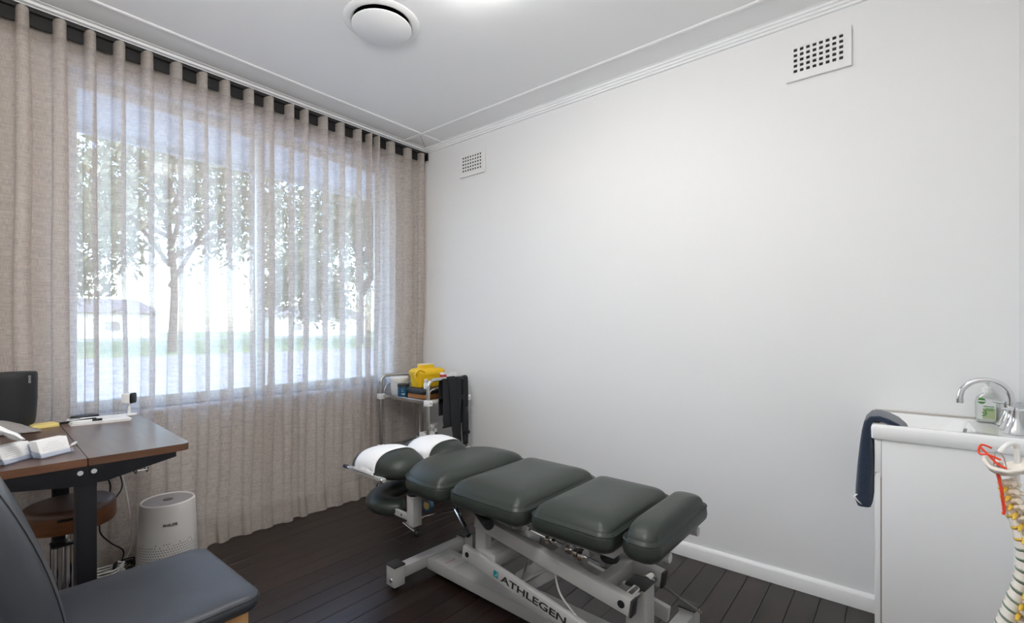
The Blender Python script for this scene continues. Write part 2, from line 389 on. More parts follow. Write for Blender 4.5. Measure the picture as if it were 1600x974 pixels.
def make_curtain(x0, x1, label, seed):
    NU, NV = int((x1 - x0) * 380), 64; ZT = 2.552
    def pos(u, v, off=0.):
        x = x0 + (x1 - x0) * u; z = v
        h = 1 - z / ZT                                              # 0 at the track, 1 at the floor
        xx = x + .030 * h * noise.noise(Vector((x * 3.1, z * .7, seed))) + .012 * h * noise.noise(Vector((x * 9., z * 1.6, seed + 5)))
        p = phase(xx)
        wl_ = .5 - .5 * math.cos(2 * PI * p)                         # 0 at a peak (room side), 1 in a valley
        wl_ = wl_ ** .85
        edge = min(1., max(0., (-x - .02) / .5))                     # the last folds by the side wall lie flatter
        amp = (.100 + .020 * noise.noise(Vector((x * 2.3, 0, seed)))) * (1 - .25 * h * h) * (.62 + .38 * edge)
        amp *= 1 + .35 * h * noise.noise(Vector((x * 5., 2.2, seed)))
        rlx = 1 - .62 * min(1., max(0., (.85 - z) / .75))                 # the folds relax towards the hem
        amp *= rlx
        yy = TY - amp * .52 + amp * wl_ + .012 * h * noise.noise(Vector((x * 2., z * 1.5, seed + 9)))
        yy += .018 * h
        ip = min(max(int(p), 0), len(peaks) - 2); lam = peaks[ip + 1] - peaks[ip]
        xs = x + lam * (.07 + .075 * min(1., h * 5)) * rlx * math.sin(4 * PI * p) - .006 * math.sin(2 * PI * p) * (1 - .5 * h)             # the folds lean over themselves
        if z < .13:
            q = 1 - z / .13; yy -= .022 * q * q * (1 + .8 * noise.noise(Vector((x * 8., 0, seed)))) - .012 * q * noise.noise(Vector((x * 26., z * 9, seed)))
        zz = z if z > .02 else z + .012 * max(0, noise.noise(Vector((x * 13., 3.3, seed))))
        yy = min(yy, YW - .022) - off
        if x > -.52 and z < 1.3:
            k_ = min(1, (x + .52) / .06) * min(1, (1.3 - z) / .35); yy = yy + k_ * max(0, .024 + .25 * (yy - .024) - yy)
        return Vector((min(xs, -.008), yy, max(zz, .003)))
    root = thing('curtain', label, 'curtain', ((x0 + x1) / 2, TY, 0), 0., 'sheer linen curtains')
    zs = [.003, .012, .03, .055, .08, .105, .13, .16, .2] + [.2 + (ZT - .2) * (k / (NV - 8)) for k in range(1, NV - 7)]
    def sheet(name, zlist, off, m):
        b = B(); uvl = b.bm.loops.layers.uv.new('UVMap'); g = []; arc = []
        a = 0.; pv = None
        for i in range(NU + 1):
            q = pos(i / NU, 1.4)
            if pv is not None: a += (q - pv).length
            pv = q; arc.append(a)
        for i in range(NU + 1):
            g.append([b.bm.verts.new(pos(i / NU, z, off)) for z in zlist])
        for i in range(NU):
            for j in range(len(zlist) - 1):
                f = b._f([g[i][j], g[i + 1][j], g[i + 1][j + 1], g[i][j + 1]])
                for lp, (ii, jj) in zip(f.loops, ((i, j), (i + 1, j), (i + 1, j + 1), (i, j + 1))): lp[uvl].uv = (arc[ii], zlist[jj])
        return b.obj(name, m, root, True, 180, fix=False)
    sheet('cloth_panel', zs, 0., M_curtain)
    sheet('hem', [.003, .012, .03, .055, .08, .105, .128], .0025, M_hem)
    sheet('heading_tape', [2.47, 2.50, 2.53, ZT], .002, M_hem)
make_curtain(-3.1, -1.222, 'beige sheer linen curtain on the desk half of the window', 3.)
make_curtain(-1.234, -.008, 'beige sheer linen curtain on the half beside the steel trolley', 11.)

# ------------------------------------------------------------------ garden outside
GZ = -.20
M_lawn = mat('lawn_green', (.20, .25, .09), .9, var=.5, vscale=.6, col2=(.30, .31, .15), bump=.8, bscale=40)
M_drive = mat('pale_concrete', (.40, .365, .35), .85, var=.2, vscale=2)
M_leaf = mat('gum_leaf', (.16, .18, .11), .6, var=.6, vscale=1.0, col2=(.24, .235, .15))
M_bark = mat('tree_bark', (.13, .10, .075), .9, bump=.8, bscale=20, var=.4, vscale=4)
M_soffit = mat('soffit_paint', (.72, .76, .80), .6)
M_render = mat('house_render', (.62, .60, .56), .8)
M_roof = mat('roof_tile', (.24, .20, .18), .8)
struct(tag(B().bb((-90, .3, GZ - .3), (140, 200, GZ)).obj('ground_outside', M_lawn), 'sunlit green lawn outside the window', None))
struct(tag(B().bb((-30, .3, GZ), (60, 25.0, GZ + .02)).obj('path_driveway', M_drive), 'pale concrete driveway outside the window', None))
struct(tag(B().bb((-60, 62, GZ), (90, 70, GZ + .02)).obj('road_street', M_drive), 'pale street beyond the lawn', None))
struct(B().bb((XL - 1, YW + .17, 2.40), (1.5, .88, 2.46)).obj('trim_5', M_soffit))
struct(B().bb((XL - 1, .88, 2.36), (1.5, .91, 2.52)).obj('trim_6', M_soffit))
def tree(x, y, hgt, rx, rz, nleaf, label, seed, ls=.28, low=.35):
    rnd = random.Random(seed)
    t = thing('garden_tree', label, 'tree', (x, y, GZ), 0., 'trees in the garden')
    b = B(); top = Vector((rnd.uniform(-.5, .5), rnd.uniform(-.5, .5), hgt * .8))
    b.tube(smooth_path([(0, 0, 0), (.15, .1, hgt * .25), (top.x * .5, top.y * .5, hgt * .5), top], 5), [.24 * (1 - .05 * i) for i in range(16)], 8)
    tips = []
    for k in range(16):
        a = rnd.uniform(0, 2 * PI); s = rnd.uniform(.25, .8); st = Vector((top.x * s * .6, top.y * s * .6, hgt * s * .85))
        e = Vector((math.cos(a) * rx * rnd.uniform(.6, .95), math.sin(a) * rx * rnd.uniform(.6, .95), hgt * (low + (1 - low) * rnd.uniform(.1, .95))))
        mid = (st + e) / 2 + Vector((0, 0, rnd.uniform(0, .8)))
        pth = smooth_path([st, mid, e], 5); b.tube(pth, [.13 * (1 - i / len(pth)) + .012 for i in range(len(pth))], 6); tips += [mid, e, (mid + e) / 2]
    b.obj('trunk', M_bark, t)
    verts, faces = [], []
    for i in range(nleaf):
        c = rnd.choice(tips) + Vector((rnd.gauss(0, rx * .17), rnd.gauss(0, rx * .17), rnd.gauss(0, rz * .15)))
        d = Vector((rnd.gauss(0, 1), rnd.gauss(0, 1), rnd.gauss(-.4, 1))).normalized(); w = d.cross(Vector((rnd.random(), rnd.random(), rnd.random()))).normalized()
        s = ls * rnd.uniform(.5, 1.3); o = len(verts)
        verts += [c - d * s, c + w * s * .32, c + d * s, c - w * s * .32]; faces.append((o, o + 1, o + 2, o + 3))
    me = bpy.data.meshes.new('foliage'); me.from_pydata(verts, [], faces); me.materials.append(M_leaf)
    o = bpy.data.objects.new('foliage', me); COL.objects.link(o); o.parent = t; o['kind'] = 'stuff'
tree(6.2, 29.0, 16.5, 7.5, 8.0, 11000, 'spreading gum tree with pale branches seen through the desk half of the window', 1, .26, .36)
tree(21.0, 33.0, 17.0, 7.0, 8.0, 10500, 'tall dark leafy tree seen between the two curtains', 2, .28, .30)
tree(33.5, 30.0, 13.5, 5.2, 6.0, 6500, 'leafy tree seen behind the curtain half beside the trolley', 3, .28, .34)
tree(3.0, 47.0, 13.0, 6.0, 6.0, 5000, 'farther leafy tree behind the spreading gum tree', 4, .4, .25)
tree(26.0, 52.0, 13.0, 6.0, 6.0, 5000, 'distant leafy tree across the street', 5, .45, .2)
def house(x, y, w, d, h, label, seed):
    t = thing('distant_house', label, 'house', (x, y, GZ))
    B().bb((-w / 2, -d / 2, 0), (w / 2, d / 2, h)).obj('house_walls', M_render, t)
    B().prism([(-w / 2 - .5, -d / 2 - .5, h), (w / 2 + .5, -d / 2 - .5, h), (w / 2 - 1.5, 0, h + 2.0), (-w / 2 + 1.5, 0, h + 2.0)], (0, .01, 0)).obj('roof_front', M_roof, t)
    B().loft([[(-w / 2 - .5, -d / 2 - .5, h), (w / 2 + .5, -d / 2 - .5, h), (w / 2 + .5, d / 2 + .5, h), (-w / 2 - .5, d / 2 + .5, h)], [(-w / 2 + 2, -.2, h + 2), (w / 2 - 2, -.2, h + 2), (w / 2 - 2, .2, h + 2), (-w / 2 + 2, .2, h + 2)]]).obj('roof', M_roof, t)
    for k in (-.28, .22):
        B().bb((w * k - .8, -d / 2 - .05, 1.0), (w * k + .8, -d / 2 + .02, 2.2)).obj('window', M_grey, t)
house(9, 82, 18, 8, 3.4, 'pale rendered house across the street behind the gum tree', 1)
house(44, 84, 18, 8, 3.4, 'pale rendered house across the street behind the dark leafy tree', 2)

# ------------------------------------------------------------------ ceiling light, diffuser, wall vents
lt = thing('ceiling_light', 'round flush white glass ceiling light just above the frame', 'light', (-1.16, -1.66, ZC))
B().lathe([(0, 0), (.185, 0), (.185, -.018), (.176, -.022), (0, -.022)], n=40).obj('light_base', M_white, lt)
M_lampglow = mat('lamp_diffuser_glow', (1., .985, .96), .4, emit=LAMP)
B().lathe([(.172, -.022), (.165, -.045), (.135, -.068), (.08, -.082), (0, -.087)], n=40).obj('light_diffuser', M_lampglow, lt)

fill_lt = thing('added_fill_light', 'white globe fill light added out of frame above the chair', 'light', (-2.30, -2.0, ZC))  # added globe, never in view: fill light that brightens the walls
B().lathe([(0, 0), (.055, 0), (.055, -.02), (.02, -.03), (0, -.03)], n=32).obj('fill_light_rose', M_white, fill_lt)
B().cyl((0, 0, -.03), (0, 0, -.25), .004, n=8).obj('fill_light_flex', M_white, fill_lt)
M_fillglow = mat('fill_globe_glow', (1., .985, .96), .4, emit=FILL_LAMP)
B().sphere((0, 0, -.40), .16, 32, 18).obj('fill_light_globe', M_fillglow, fill_lt)
B().cyl((0, 0, -.25), (0, 0, -.235), .045, n=20).obj('fill_light_gallery', M_white, fill_lt)

df = thing('air_diffuser', 'round white air conditioning diffuser in the ceiling', 'diffuser', (-1.168, -1.03, ZC - .03))
B().lathe([(.172, .030), (.172, .027), (.160, .020), (.140, .021), (.126, .032), (.122, .038), (.122, .1), (.124, .1), (.128, .034), (.142, .026), (.160, .028), (.171, .0302)], n=64).obj('diffuser_ring', M_vent, df)
B().lathe([(0, -.0), (.130, .0), (.135, .003), (.135, .006), (.130, .009), (0, .012)], n=64).obj('diffuser_plate', M_ceil, df)
B().cyl((0, 0, .01), (0, 0, .09), .012, n=10).obj('spindle', M_grey, df)
B().lathe([(.1215, .095), (0, .095)], n=40).obj('duct', M_black, df)
for k in range(3):
    a = k * 2 * PI / 3 + .4; B().beam((0, 0, .06), (.121 * math.cos(a), .121 * math.sin(a), .06), .004, .02).obj('spoke', M_grey, df)

def vent(yc, zc, label):
    t = thing('wall_vent', label, 'vent', (-.002, yc, zc - .085), 0., 'old plaster wall vents')
    W, H, nx, nz = .245, .172, 8, 5; hw, hh = .0115, .0135; px_, pz_ = .0245, .0238; dpt = .013
    xs = [-W / 2]; zs = [0.]
    for i in range(nx): c = (i - (nx - 1) / 2) * px_; xs += [c - hw / 2 - .0015, c + hw / 2 + .0015]
    xs.append(W / 2)
    for j in range(nz): c = H * .52 + (j - (nz - 1) / 2) * pz_; zs += [c - hh / 2, c + hh / 2]
    zs.append(H)
    b = B(); F = {}; Bk = {}
    for i, x in enumerate(xs):
        for j, z in enumerate(zs):
            F[i, j] = b.bm.verts.new((-dpt, x, z)); Bk[i, j] = b.bm.verts.new((-.001 if i in (0, len(xs) - 1) or j in (0, len(zs) - 1) else -.0085, x, z))
    for i in range(len(xs) - 1):
        for j in range(len(zs) - 1):
            if i % 2 == 1 and j % 2 == 1:
                b._f([F[i, j], F[i + 1, j], Bk[i + 1, j], Bk[i, j]]); b._f([F[i, j + 1], F[i + 1, j + 1], Bk[i + 1, j + 1], Bk[i, j + 1]])
                b._f([F[i, j], F[i, j + 1], Bk[i, j + 1], Bk[i, j]]); b._f([F[i + 1, j], F[i + 1, j + 1], Bk[i + 1, j + 1], Bk[i + 1, j]])
            else: b._f([F[i, j], F[i + 1, j], F[i + 1, j + 1], F[i, j + 1]])
    n, m_ = len(xs) - 1, len(zs) - 1
    for i in range(n): b._f([F[i, 0], F[i + 1, 0], Bk[i + 1, 0], Bk[i, 0]]); b._f([F[i, m_], F[i + 1, m_], Bk[i + 1, m_], Bk[i, m_]])
    for j in range(m_): b._f([F[0, j], F[0, j + 1], Bk[0, j + 1], Bk[0, j]]); b._f([F[n, j], F[n, j + 1], Bk[n, j + 1], Bk[n, j]])
    b.obj('vent_plate', M_vent, t)
    B().bb((-.0085, -W / 2 + .02, .015), (-.002, W / 2 - .02, H - .015)).obj('vent_dark_backing', M_dark, t)  # dark plate close behind the holes, its colour stands in for their shade
vent(-2.62, 2.40, 'white square-holed wall vent above the bench, nearer the washbasin')
vent(-.495, 2.385, 'white square-holed wall vent next to the curtain corner')

# ------------------------------------------------------------------ treatment bench
TO = Vector((-.915, -1.12, 0)); TRZ = R(-2.2)
tb = thing('treatment_table', 'dark green padded treatment bench on a grey steel lifting frame', 'treatment table', TO, TRZ)
def foot_block(x, y, cap=True):
    f = B().bb((x - .029, y - .032, .016), (x + .029, y + .032, .104), .003).obj('foot', M_bench, tb)
    B().bb((x - .031, y - .034, .104), (x + .031, y + .034, .112), .003).obj('foot_cap', M_benchcap, f)
    B().cyl((x, y, 0), (x, y, .018), .018, n=14).obj('levelling_pad', M_black, f)
    B().sphere((x - .029, y - .004, .045), (.005, .011, .011), 14, 8).obj('bolt', M_chrome, f)
B().bb((-.215, -.026, .042), (.17, .026, .094), .003).obj('crossbar', M_bench, tb)
foot_block(-.236, 0); foot_block(.192, 0)
FYE = -1.135
B().bb((-.30, FYE - .026, .042), (.30, FYE + .026, .094), .003).obj('crossbar', M_bench, tb)
foot_block(-.322, FYE); foot_block(.325, FYE)
B().bb((-.078, FYE + .026, .036), (.062, -.026, .086), .003).obj('base_beam', M_bench, tb)
lab = B().bb((-.066, -.19, .0862), (.03, -.075, .0866)).obj('instruction_sticker', mat('sticker_paper', (.56, .55, .53), .5), tb)
for k in range(6): B().bb((-.058, -.085 - .012 * k, .0867), (.018 - .01 * (k % 3), -.089 - .012 * k, .0868)).obj('print_line', M_ink if k != 4 else M_red, lab)
po = B().bb((-.038, -1.125, .05), (.038, -1.055, .308), .003).obj('post', M_bench, tb)
B().bb((-.040, -1.127, .308), (.040, -1.053, .317), .003).obj('post_cap', M_benchcap, po)
B().cyl((.0, -1.125, .165), (-.012, -1.15, .165), .012, n=12).obj('cable_plug', M_black, po)
# upper arms, struts, lower arms
UA0, UA1 = Vector((0, -1.125, .298)), Vector((0, -.42, .392))
LA0, LA1 = Vector((0, -1.13, .152)), Vector((0, -.385, .265))
for sx, xo, xi in ((-1, -.125, -.168), (1, .105, .148)):
    a = B().beam(UA0 + Vector((xo, 0, 0)), UA1 + Vector((xo, 0, 0)), .036, .055, bevel=.003).obj('upper_arm', M_bench, tb)
    B().beam(UA0 + Vector((xo, -.008, -.001)), UA0 + Vector((xo, 0, 0)), .038, .058, bevel=.003).obj('arm_end_cap', M_benchcap, a)
    B().cyl((xo + sx * .0175, -1.095, .303), (xo + sx * .0205, -1.095, .303), .0125, n=18).obj('pivot_bolt', M_black, a)
    B().cyl((sx * .038, -1.095, .300), (xo - sx * .017, -1.095, .300), .021, n=18).obj('spacer', M_steel, a)
    B().prism([(xo - .016, -.425, .205), (xo - .016, -.485, .205), (xo - .016, -.485, .355), (xo - .016, -.52, .39), (xo - .016, -.425, .40)], (.032, 0, 0)).obj('strut', M_bench, tb)
    l_ = B().beam(LA0 + Vector((xi, 0, 0)), LA1 + Vector((xi, 0, 0)), .022, .055, bevel=.003).obj('lower_arm', M_bench, tb)
    B().cyl((xi + sx * .011, -.415, .2605), (xi + sx * .0135, -.415, .2605), .0105, n=18).obj('pivot_bolt', M_black, l_)
    B().cyl((xo, -.435, .258), (xi, -.435, .258), .019, n=16).obj('spacer', M_bench, l_)
    if sx < 0: near_arm = l_
dirA = (LA0 - LA1).normalized(); upA = Vector((0, -dirA.z, dirA.y)); upA = upA if upA.z > 0 else -upA
def on_arm(t, h): return LA1 + dirA * t + upA * h + Vector((-.168 - .0115, 0, 0))
text('lettering', 'ATHLEGEN', M_letter, near_arm, on_arm(.223, -.0125), dirA, upA, .036, .305, .0006)
lg = B().beam(on_arm(.182, 0), on_arm(.206, 0), .001, .026).obj('logo', M_teal, near_arm)
B().cyl(on_arm(.195, .001), on_arm(.195, .001) + Vector((-.0014, 0, 0)), .0095, n=20).obj('logo_dot', mat('logo_light', (.20, .45, .50), .4), near_arm)
B().cyl(on_arm(.191, .005), on_arm(.191, .005) + Vector((-.0018, 0, 0)), .0075, n=20).obj('logo_dot', M_teal, near_arm)
# cross plates, actuator housing, cable
B().beam((-.155, -.50, .265), (.135, -.50, .265), .10, .05, bevel=.003).obj('cross_plate', M_bench, tb)
B().beam((-.105, -1.0, .312), (.087, -1.0, .312), .04, .05, bevel=.003).obj('cross_plate', M_bench, tb)
rx_ = Matrix.Rotation(R(-38), 3, 'X')
B().box((-.02, -.695, .235), (.12, .215, .085), rx_, .006).obj('actuator_housing', M_bench, tb)
B().box((-.083, -.70, .238), (.006, .19, .010), rx_, .002).obj('housing_rib', M_bench, tb)
B().cyl((-.09, -.69, .335), (-.10, -.625, .17), .0035, n=8).obj('actuator_rod', M_steel, tb)
B().tube(smooth_path([(-.10, -.80, .29), (-.105, -.83, .22), (-.10, -.90, .16), (-.09, -.93, .11), (-.08, -.935, .09)], 6), .0035, 8).obj('hose', M_offwhite, tb)
B().tube(smooth_path([(-.012, -1.15, .165), (.0, -1.19, .15), (.02, -1.215, .08), (.05, -1.25, .01), (.16, -1.36, .006)], 6), .004, 8).obj('power_cord', M_white, tb)
B().tube(smooth_path([(.19, -.80, .20), (.20, -.93, .225), (.2, -1.06, .222), (.2, -1.20, .18), (.2, -1.23, .172)], 5), .0042, 8).obj('foot_bar', mat('dark_steel', (.16, .15, .14), .4, .8), tb)
# sub-frame under the cushions
PR = R(1.2); PC = Vector((0, -.55, 0)); PM = Matrix.Translation(PC) @ Matrix.Rotation(PR, 4, 'Z') @ Matrix.Translation(-PC)
def P(x, y, z): return PM @ Vector((x, y, z))
for x in (-.10, .15):
    B().cyl(P(x, -.12, .474), P(x, -1.232, .474), .0155, n=16).obj('foot_end_tube', M_bench, tb)
for y in (-.45, -.80, -1.05):
    B().beam(P(-.17, y, .462), P(.19, y, .462), .05, .03, bevel=.003).obj('sub_frame_bar', M_bench, tb)
B().beam((-.11, -.455, .39), (-.11, -.455, .462), .04, .06, up=(0, 1, 0)).obj('sub_frame_bar', M_bench, tb)
B().beam((.10, -.455, .39), (.10, -.455, .462), .04, .06, up=(0, 1, 0)).obj('sub_frame_bar', M_bench, tb)
B().tube(smooth_path([(-.10, -.68, .413), (-.10, -.80, .402), (-.10, -.90, .392), (-.10, -.99, .382)], 4), .0055, 8).obj('release_rod', M_chrome, tb)
for y, r in ((-.775, .016), (-.80, .012), (-.865, .017), (-.90, .02), (-.925, .026)):
    B().cyl((-.10, y - .008, .401 + (y + .8) * .11), (-.10, y + .008, .399 + (y + .8) * .11), r, n=14).obj('rod_clamp', M_steel, tb)
B().lathe([(0, 0), (.03, .003), (.034, .012), (.03, .022), (.012, .026), (.010, .07), (0, .07)], (-.10, -1.03, .405), 10).obj('star_knob', M_black, tb)

def cushion(name, outline, zb, zs, zt, parent=None, dome=4.6, bulge=.010, seam=True, xf=None):
    """closed upholstered pad from a plan outline: rounded base, bulging border, seam, crowned top"""
    n = len(outline); cx = sum(p[0] for p in outline) / n; cy = sum(p[1] for p in outline) / n
    nr = []
    for i in range(n):
        a, c = Vector(outline[i - 1]), Vector(outline[(i + 1) % n]); t = (c - a).normalized(); nr.append(Vector((t.y, -t.x)))
    area = sum(outline[i][0] * outline[(i + 1) % n][1] - outline[(i + 1) % n][0] * outline[i][1] for i in range(n))
    sg = 1 if area > 0 else -1
    f = xf or (lambda x, y, z: Vector((x, y, z)))
    def ring(inset, z): return [f(p[0] - sg * q.x * inset, p[1] - sg * q.y * inset, z) for p, q in zip(outline, nr)]
    def sring(s, z): return [f(cx + (p[0] - sg * q.x * bulge * 1.3 - cx) * s, cy + (p[1] - sg * q.y * bulge * 1.3 - cy) * s, z) for p, q in zip(outline, nr)]
    H = zs - zb
    rings = [ring(.03, zb), ring(.012, zb + .002), ring(.003, zb + H * .25), ring(0, zb + H * .5), ring(.002, zb + H * .8), ring(.004, zs)]
    for s in (.997, .99, .975, .95, .92, .88, .83, .77, .7, .61, .5, .36, .2, .06): rings.append(sring(s, zs + (zt - zs) * (1 - s ** dome) ** (1 / 1.9)))
    o = B().loft(rings).obj(name, M_leather, parent, sharp=60)
    if seam:
        B().tube(ring(.0025, zs), .0021, 6, True).obj('piping', M_seam, o)
    return o
def chaikin(pts, k=3):
    for _ in range(k):
        out = []
        for i in range(len(pts)):
            a, c = Vector(pts[i]), Vector(pts[(i + 1) % len(pts)]); out += [a * .75 + c * .25, a * .25 + c * .75]
        pts = out
    return [tuple(p) for p in pts]
ZB, ZS, ZT_ = .487, .543, .597
chest = chaikin([(-.280, -.370), (-.298, -.29), (-.292, -.17), (-.245, -.085), (-.13, -.03), (0, -.012), (.13, -.03), (.245, -.085), (.292, -.17), (.298, -.29), (.280, -.370), (.15, -.380), (0, -.382), (-.15, -.380)], 3)
cushion('chest_pad', chest, ZB - .004, ZS, ZT_ + .004, tb, xf=P)
for nm, y0, y1 in (('hip_pad', -.387, -.770), ('leg_pad', -.780, -1.105), ('foot_pad', -1.115, -1.240)):
    cushion(nm, rrect({'hip_pad': .275, 'leg_pad': .256, 'foot_pad': .246}[nm], (y0 - y1) / 2, .05, 8, {'hip_pad': 0, 'leg_pad': .0, 'foot_pad': .018}[nm], (y0 + y1) / 2), ZB, ZS, ZT_ - (.006 if nm == 'leg_pad' else 0), tb, xf=P)
# split head pads, tilted outward
def headz(x, y, c):
    u, v = (x - c[0]) / .128, (y - c[1]) / .215
    q = max(0., 1 - (abs(u) ** 2.6 + abs(v) ** 2.8)); return c[2] + .088 * q ** .42 - (.03 * max(0, y - c[1] - .0) / .2)
HP = {}
for key, c in (('near', (-.165, .165, .520)), ('far', (.125, .175, .518))):
    rings = []; n = 44
    for s, dz in ((.90, -.028), (.985, -.012)):
        rings.append([Vector((c[0] + s * .128 * math.copysign(abs(math.cos(2 * PI * i / n)) ** (2 / 2.6), math.cos(2 * PI * i / n)), c[1] + s * .215 * math.copysign(abs(math.sin(2 * PI * i / n)) ** (2 / 2.8), math.sin(2 * PI * i / n)), c[2] + dz)) for i in range(n)])
    for s in (1., .995, .98, .95, .9, .83, .74, .62, .48, .3, .1):
        rr = []
        for i in range(n):
            a = 2 * PI * i / n; x = c[0] + s * .128 * math.copysign(abs(math.cos(a)) ** (2 / 2.6), math.cos(a)); yy = c[1] + s * .215 * math.copysign(abs(math.sin(a)) ** (2 / 2.8), math.sin(a))
            rr.append(Vector((x, yy, headz(x, yy, c))))
        rings.append(rr)
    HP[key] = B().loft(rings).obj('head_pad', M_leather, tb, sharp=60)
    sgn = -1 if key == 'near' else 1
    xb = c[0] + sgn * .122
    bar = B().bb((xb - .008, c[1] - .155, c[2] - .030), (xb + .008, c[1] + .15, c[2] - .012), .002).obj('paper_clamp_bar', M_bench, tb)
    B().cyl((xb, c[1] + .15, c[2] - .02), (xb, c[1] + .165, c[2] - .02), .006, n=10).obj('clamp_neck', M_chrome, bar)
    B().cyl((xb, c[1] + .165, c[2] - .02), (xb, c[1] + .198, c[2] - .02), .009, n=12).obj('clamp_knob', M_black, bar)
    B().sphere((xb + sgn * .007, c[1] - .14, c[2] - .021), .008, 12, 8).obj('clamp_screw', M_chrome, bar)
B().bb((-.15, .02, .47), (.13, .10, .492), .003).obj('head_support_plate', M_benchcap, tb)
B().bb((-.02, -.2, .455), (.02, .1, .475), .003).obj('head_support_bar', M_bench, tb)
# forearm rest and its post
ap = smooth_path([(-.150, .045, .338), (-.195, .09, .338), (-.215, .15, .338), (-.185, .225, .338), (-.11, .275, .340), (.02, .285, .345), (.12, .25, .345), (.16, .16, .345), (.14, .07, .345)], 5)
ra = [.058 * min(1, .62 + .25 * min(i, len(ap) - 1 - i)) for i in range(len(ap))]
B().tube(ap, ra, 18, ry=[r * .72 for r in ra], up=(0, 0, 1)).obj('arm_rest_pad', M_leather, tb, sharp=80)
for x in (-.2, .17):
    c = B().bb((x - .026, -.118, .302), (x + .022, -.070, .438), .002).obj('arm_rest_post', M_bench, tb)
    B().lathe([(0, 0), (.030, 0), (.032, .006), (.028, .012), (0, .012)], (x - .002, -.094, .438), 16).obj('post_plug', M_black, c)
    B().bb((x - .018, -.09, .318), (x - .006, .04, .348), .002).obj('arm_rest_bracket', M_bench, c)
    B().cyl((x - .02, -.02, .333), (x - .004, -.02, .333), .006, n=10).obj('bracket_bolt', M_chrome, c)
    B().cyl((x - .045, -.08, .315), (x + .0, -.08, .315), .006, n=10).obj('clamp_stem', M_chrome, c)
    B().cyl((x - .045, -.072, .318), (x - .05, -.165, .305), .0055, n=10).obj('clamp_lever', M_chrome, c)
    B().sphere((x - .05, -.175, .302), .017, 14, 10).obj('lever_knob', M_black, c)
B().cyl((-.18, -.12, .335), (-.13, -.36, .43), .005, n=8).obj('tilt_rod', M_chrome, tb)
for dx in (-.008, .008):
    B().cyl((-.20 + dx, -.365, .455), (-.25 + dx * .4, -.485, .405), .0045, n=8).obj('tilt_lever', M_chrome, tb)
B().cyl((-.25, -.478, .408), (-.262, -.512, .393), .009, n=10).obj('lever_grip', M_black, tb)
B().bb((-.14, -.42, .435), (.1, -.30, .462), .003).obj('tilt_plate', M_bench, tb)
B().cyl((-.16, -.44, .447), (-.24, -.60, .452), .012, .02, n=12).obj('grip_handle', M_black, tb)
# paper strips over the head pads
def strip(key, c, y0, y1, label):
    sg_ = -1 if key == 'far' else 1
    def srf(t, y):
        x = c[0] + .128 * t * sg_; return Vector((x, y, headz(x, y, c)))
    def fn(u, v):
        y = y0 + (y1 - y0) * v
        if u < .1: return TBM(Vector((c[0] - sg_ * .1335, y, c[2] - .014 + .016 * u / .1)))
        t = math.sin(-PI / 2 * .985 + PI * .93 * (u - .1) / .9)
        tg = (srf(min(t + .004, .999), y) - srf(max(t - .004, -.999), y)) * sg_; nm = Vector((-tg.z, 0, tg.x)).normalized()
        return TBM(srf(t, y) + nm * .0035)
    o = B().grid(fn, 44, 8).obj('face_paper', M_paper, sharp=80, solid=.0008)
    return centre(tag(o, label, 'paper', 'paper strips on the head pads'))
TBM = lambda v: XF[tb] @ v
strip('near', (-.165, .165, .520), .085, .265, 'white paper strip over the head pad nearer the desk')
strip('far', (.125, .175, .518), .06, .25, 'white paper strip over the head pad nearer the wall')

# ------------------------------------------------------------------ desk
DZ = .785
dk = thing('standing_desk', 'walnut topped desk on black steel legs in front of the curtain', 'desk', (-2.205, -.535, 0), R(-2.6))
def board(x0, x1, corners):
    pts = []
    for sx, sy, a0 in ((1, 1, 0), (-1, 1, 90), (-1, -1, 180), (1, -1, 270)):
        r = .03 if sx in corners else .0015
        cx_ = (x1 if sx > 0 else x0) - sx * r; cy_ = sy * (.413 - r)
        for i in range(6): a = R(a0 + 18 * i); pts.append(Vector((cx_ + r * math.cos(a), cy_ + r * math.sin(a), 0)))
    o = B().loft([[p + Vector((0, 0, DZ - .0015)) for p in pts], [Vector((p.x * 1, p.y, DZ)) for p in pts]]).obj('board', M_desk, dk)
    B().loft([[p + Vector((0, 0, DZ - .024)) for p in pts], [p + Vector((0, 0, DZ - .0016)) for p in pts]]).obj('board_edge', M_deskedge, o)
board(.033, .305, (1,)); board(-.33, .031, (-1,))
for yy in (-.395, .300):
    B().prism([(-.30, yy - .018, DZ - .0245), (.262, yy - .018, DZ - .0245), (.262, yy - .018, DZ - .040), (.075, yy - .018, DZ - .080), (-.015, yy - .018, DZ - .080), (-.30, yy - .018, DZ - .040)], (0, .04, 0)).obj('support_arm', M_blackm, dk)
    c = B().bb((.006, yy - .014, .02), (.054, yy + .06, DZ - .0245), .002).obj('leg', M_blackm, dk)
    B().bb((.002, yy - .016, .02), (.058, yy + .064, .30), .002).obj('leg_sleeve', M_blackm, c)
    B().bb((-.28, yy - .016, 0), (.25, yy + .064, .02), .004).obj('leg_foot', M_blackm, c)
for x in (.014, .046):
    B().cyl((x, -.4125, DZ - .042), (x, -.4165, DZ - .042), .0075, n=14).obj('bolt', M_chrome, dk)
B().bb((.008, -.33, DZ - .06), (.052, .30, DZ - .025)).obj('cross_rail', M_blackm, dk)
for x in (.146, .176):
    B().tube(smooth_path([(x, -.39, DZ - .024), (x, -.392, DZ - .045), (x, -.394, DZ - .062), (x + .004, -.412, DZ - .075), (x + .006, -.422, DZ - .058)], 4), .0022, 8).obj('hook_wire', M_chrome, dk)
B().cyl((.15, -.415, DZ - .066), (.181, -.415, DZ - .066), .0022, n=8).obj('hook_bar', M_chrome, dk)

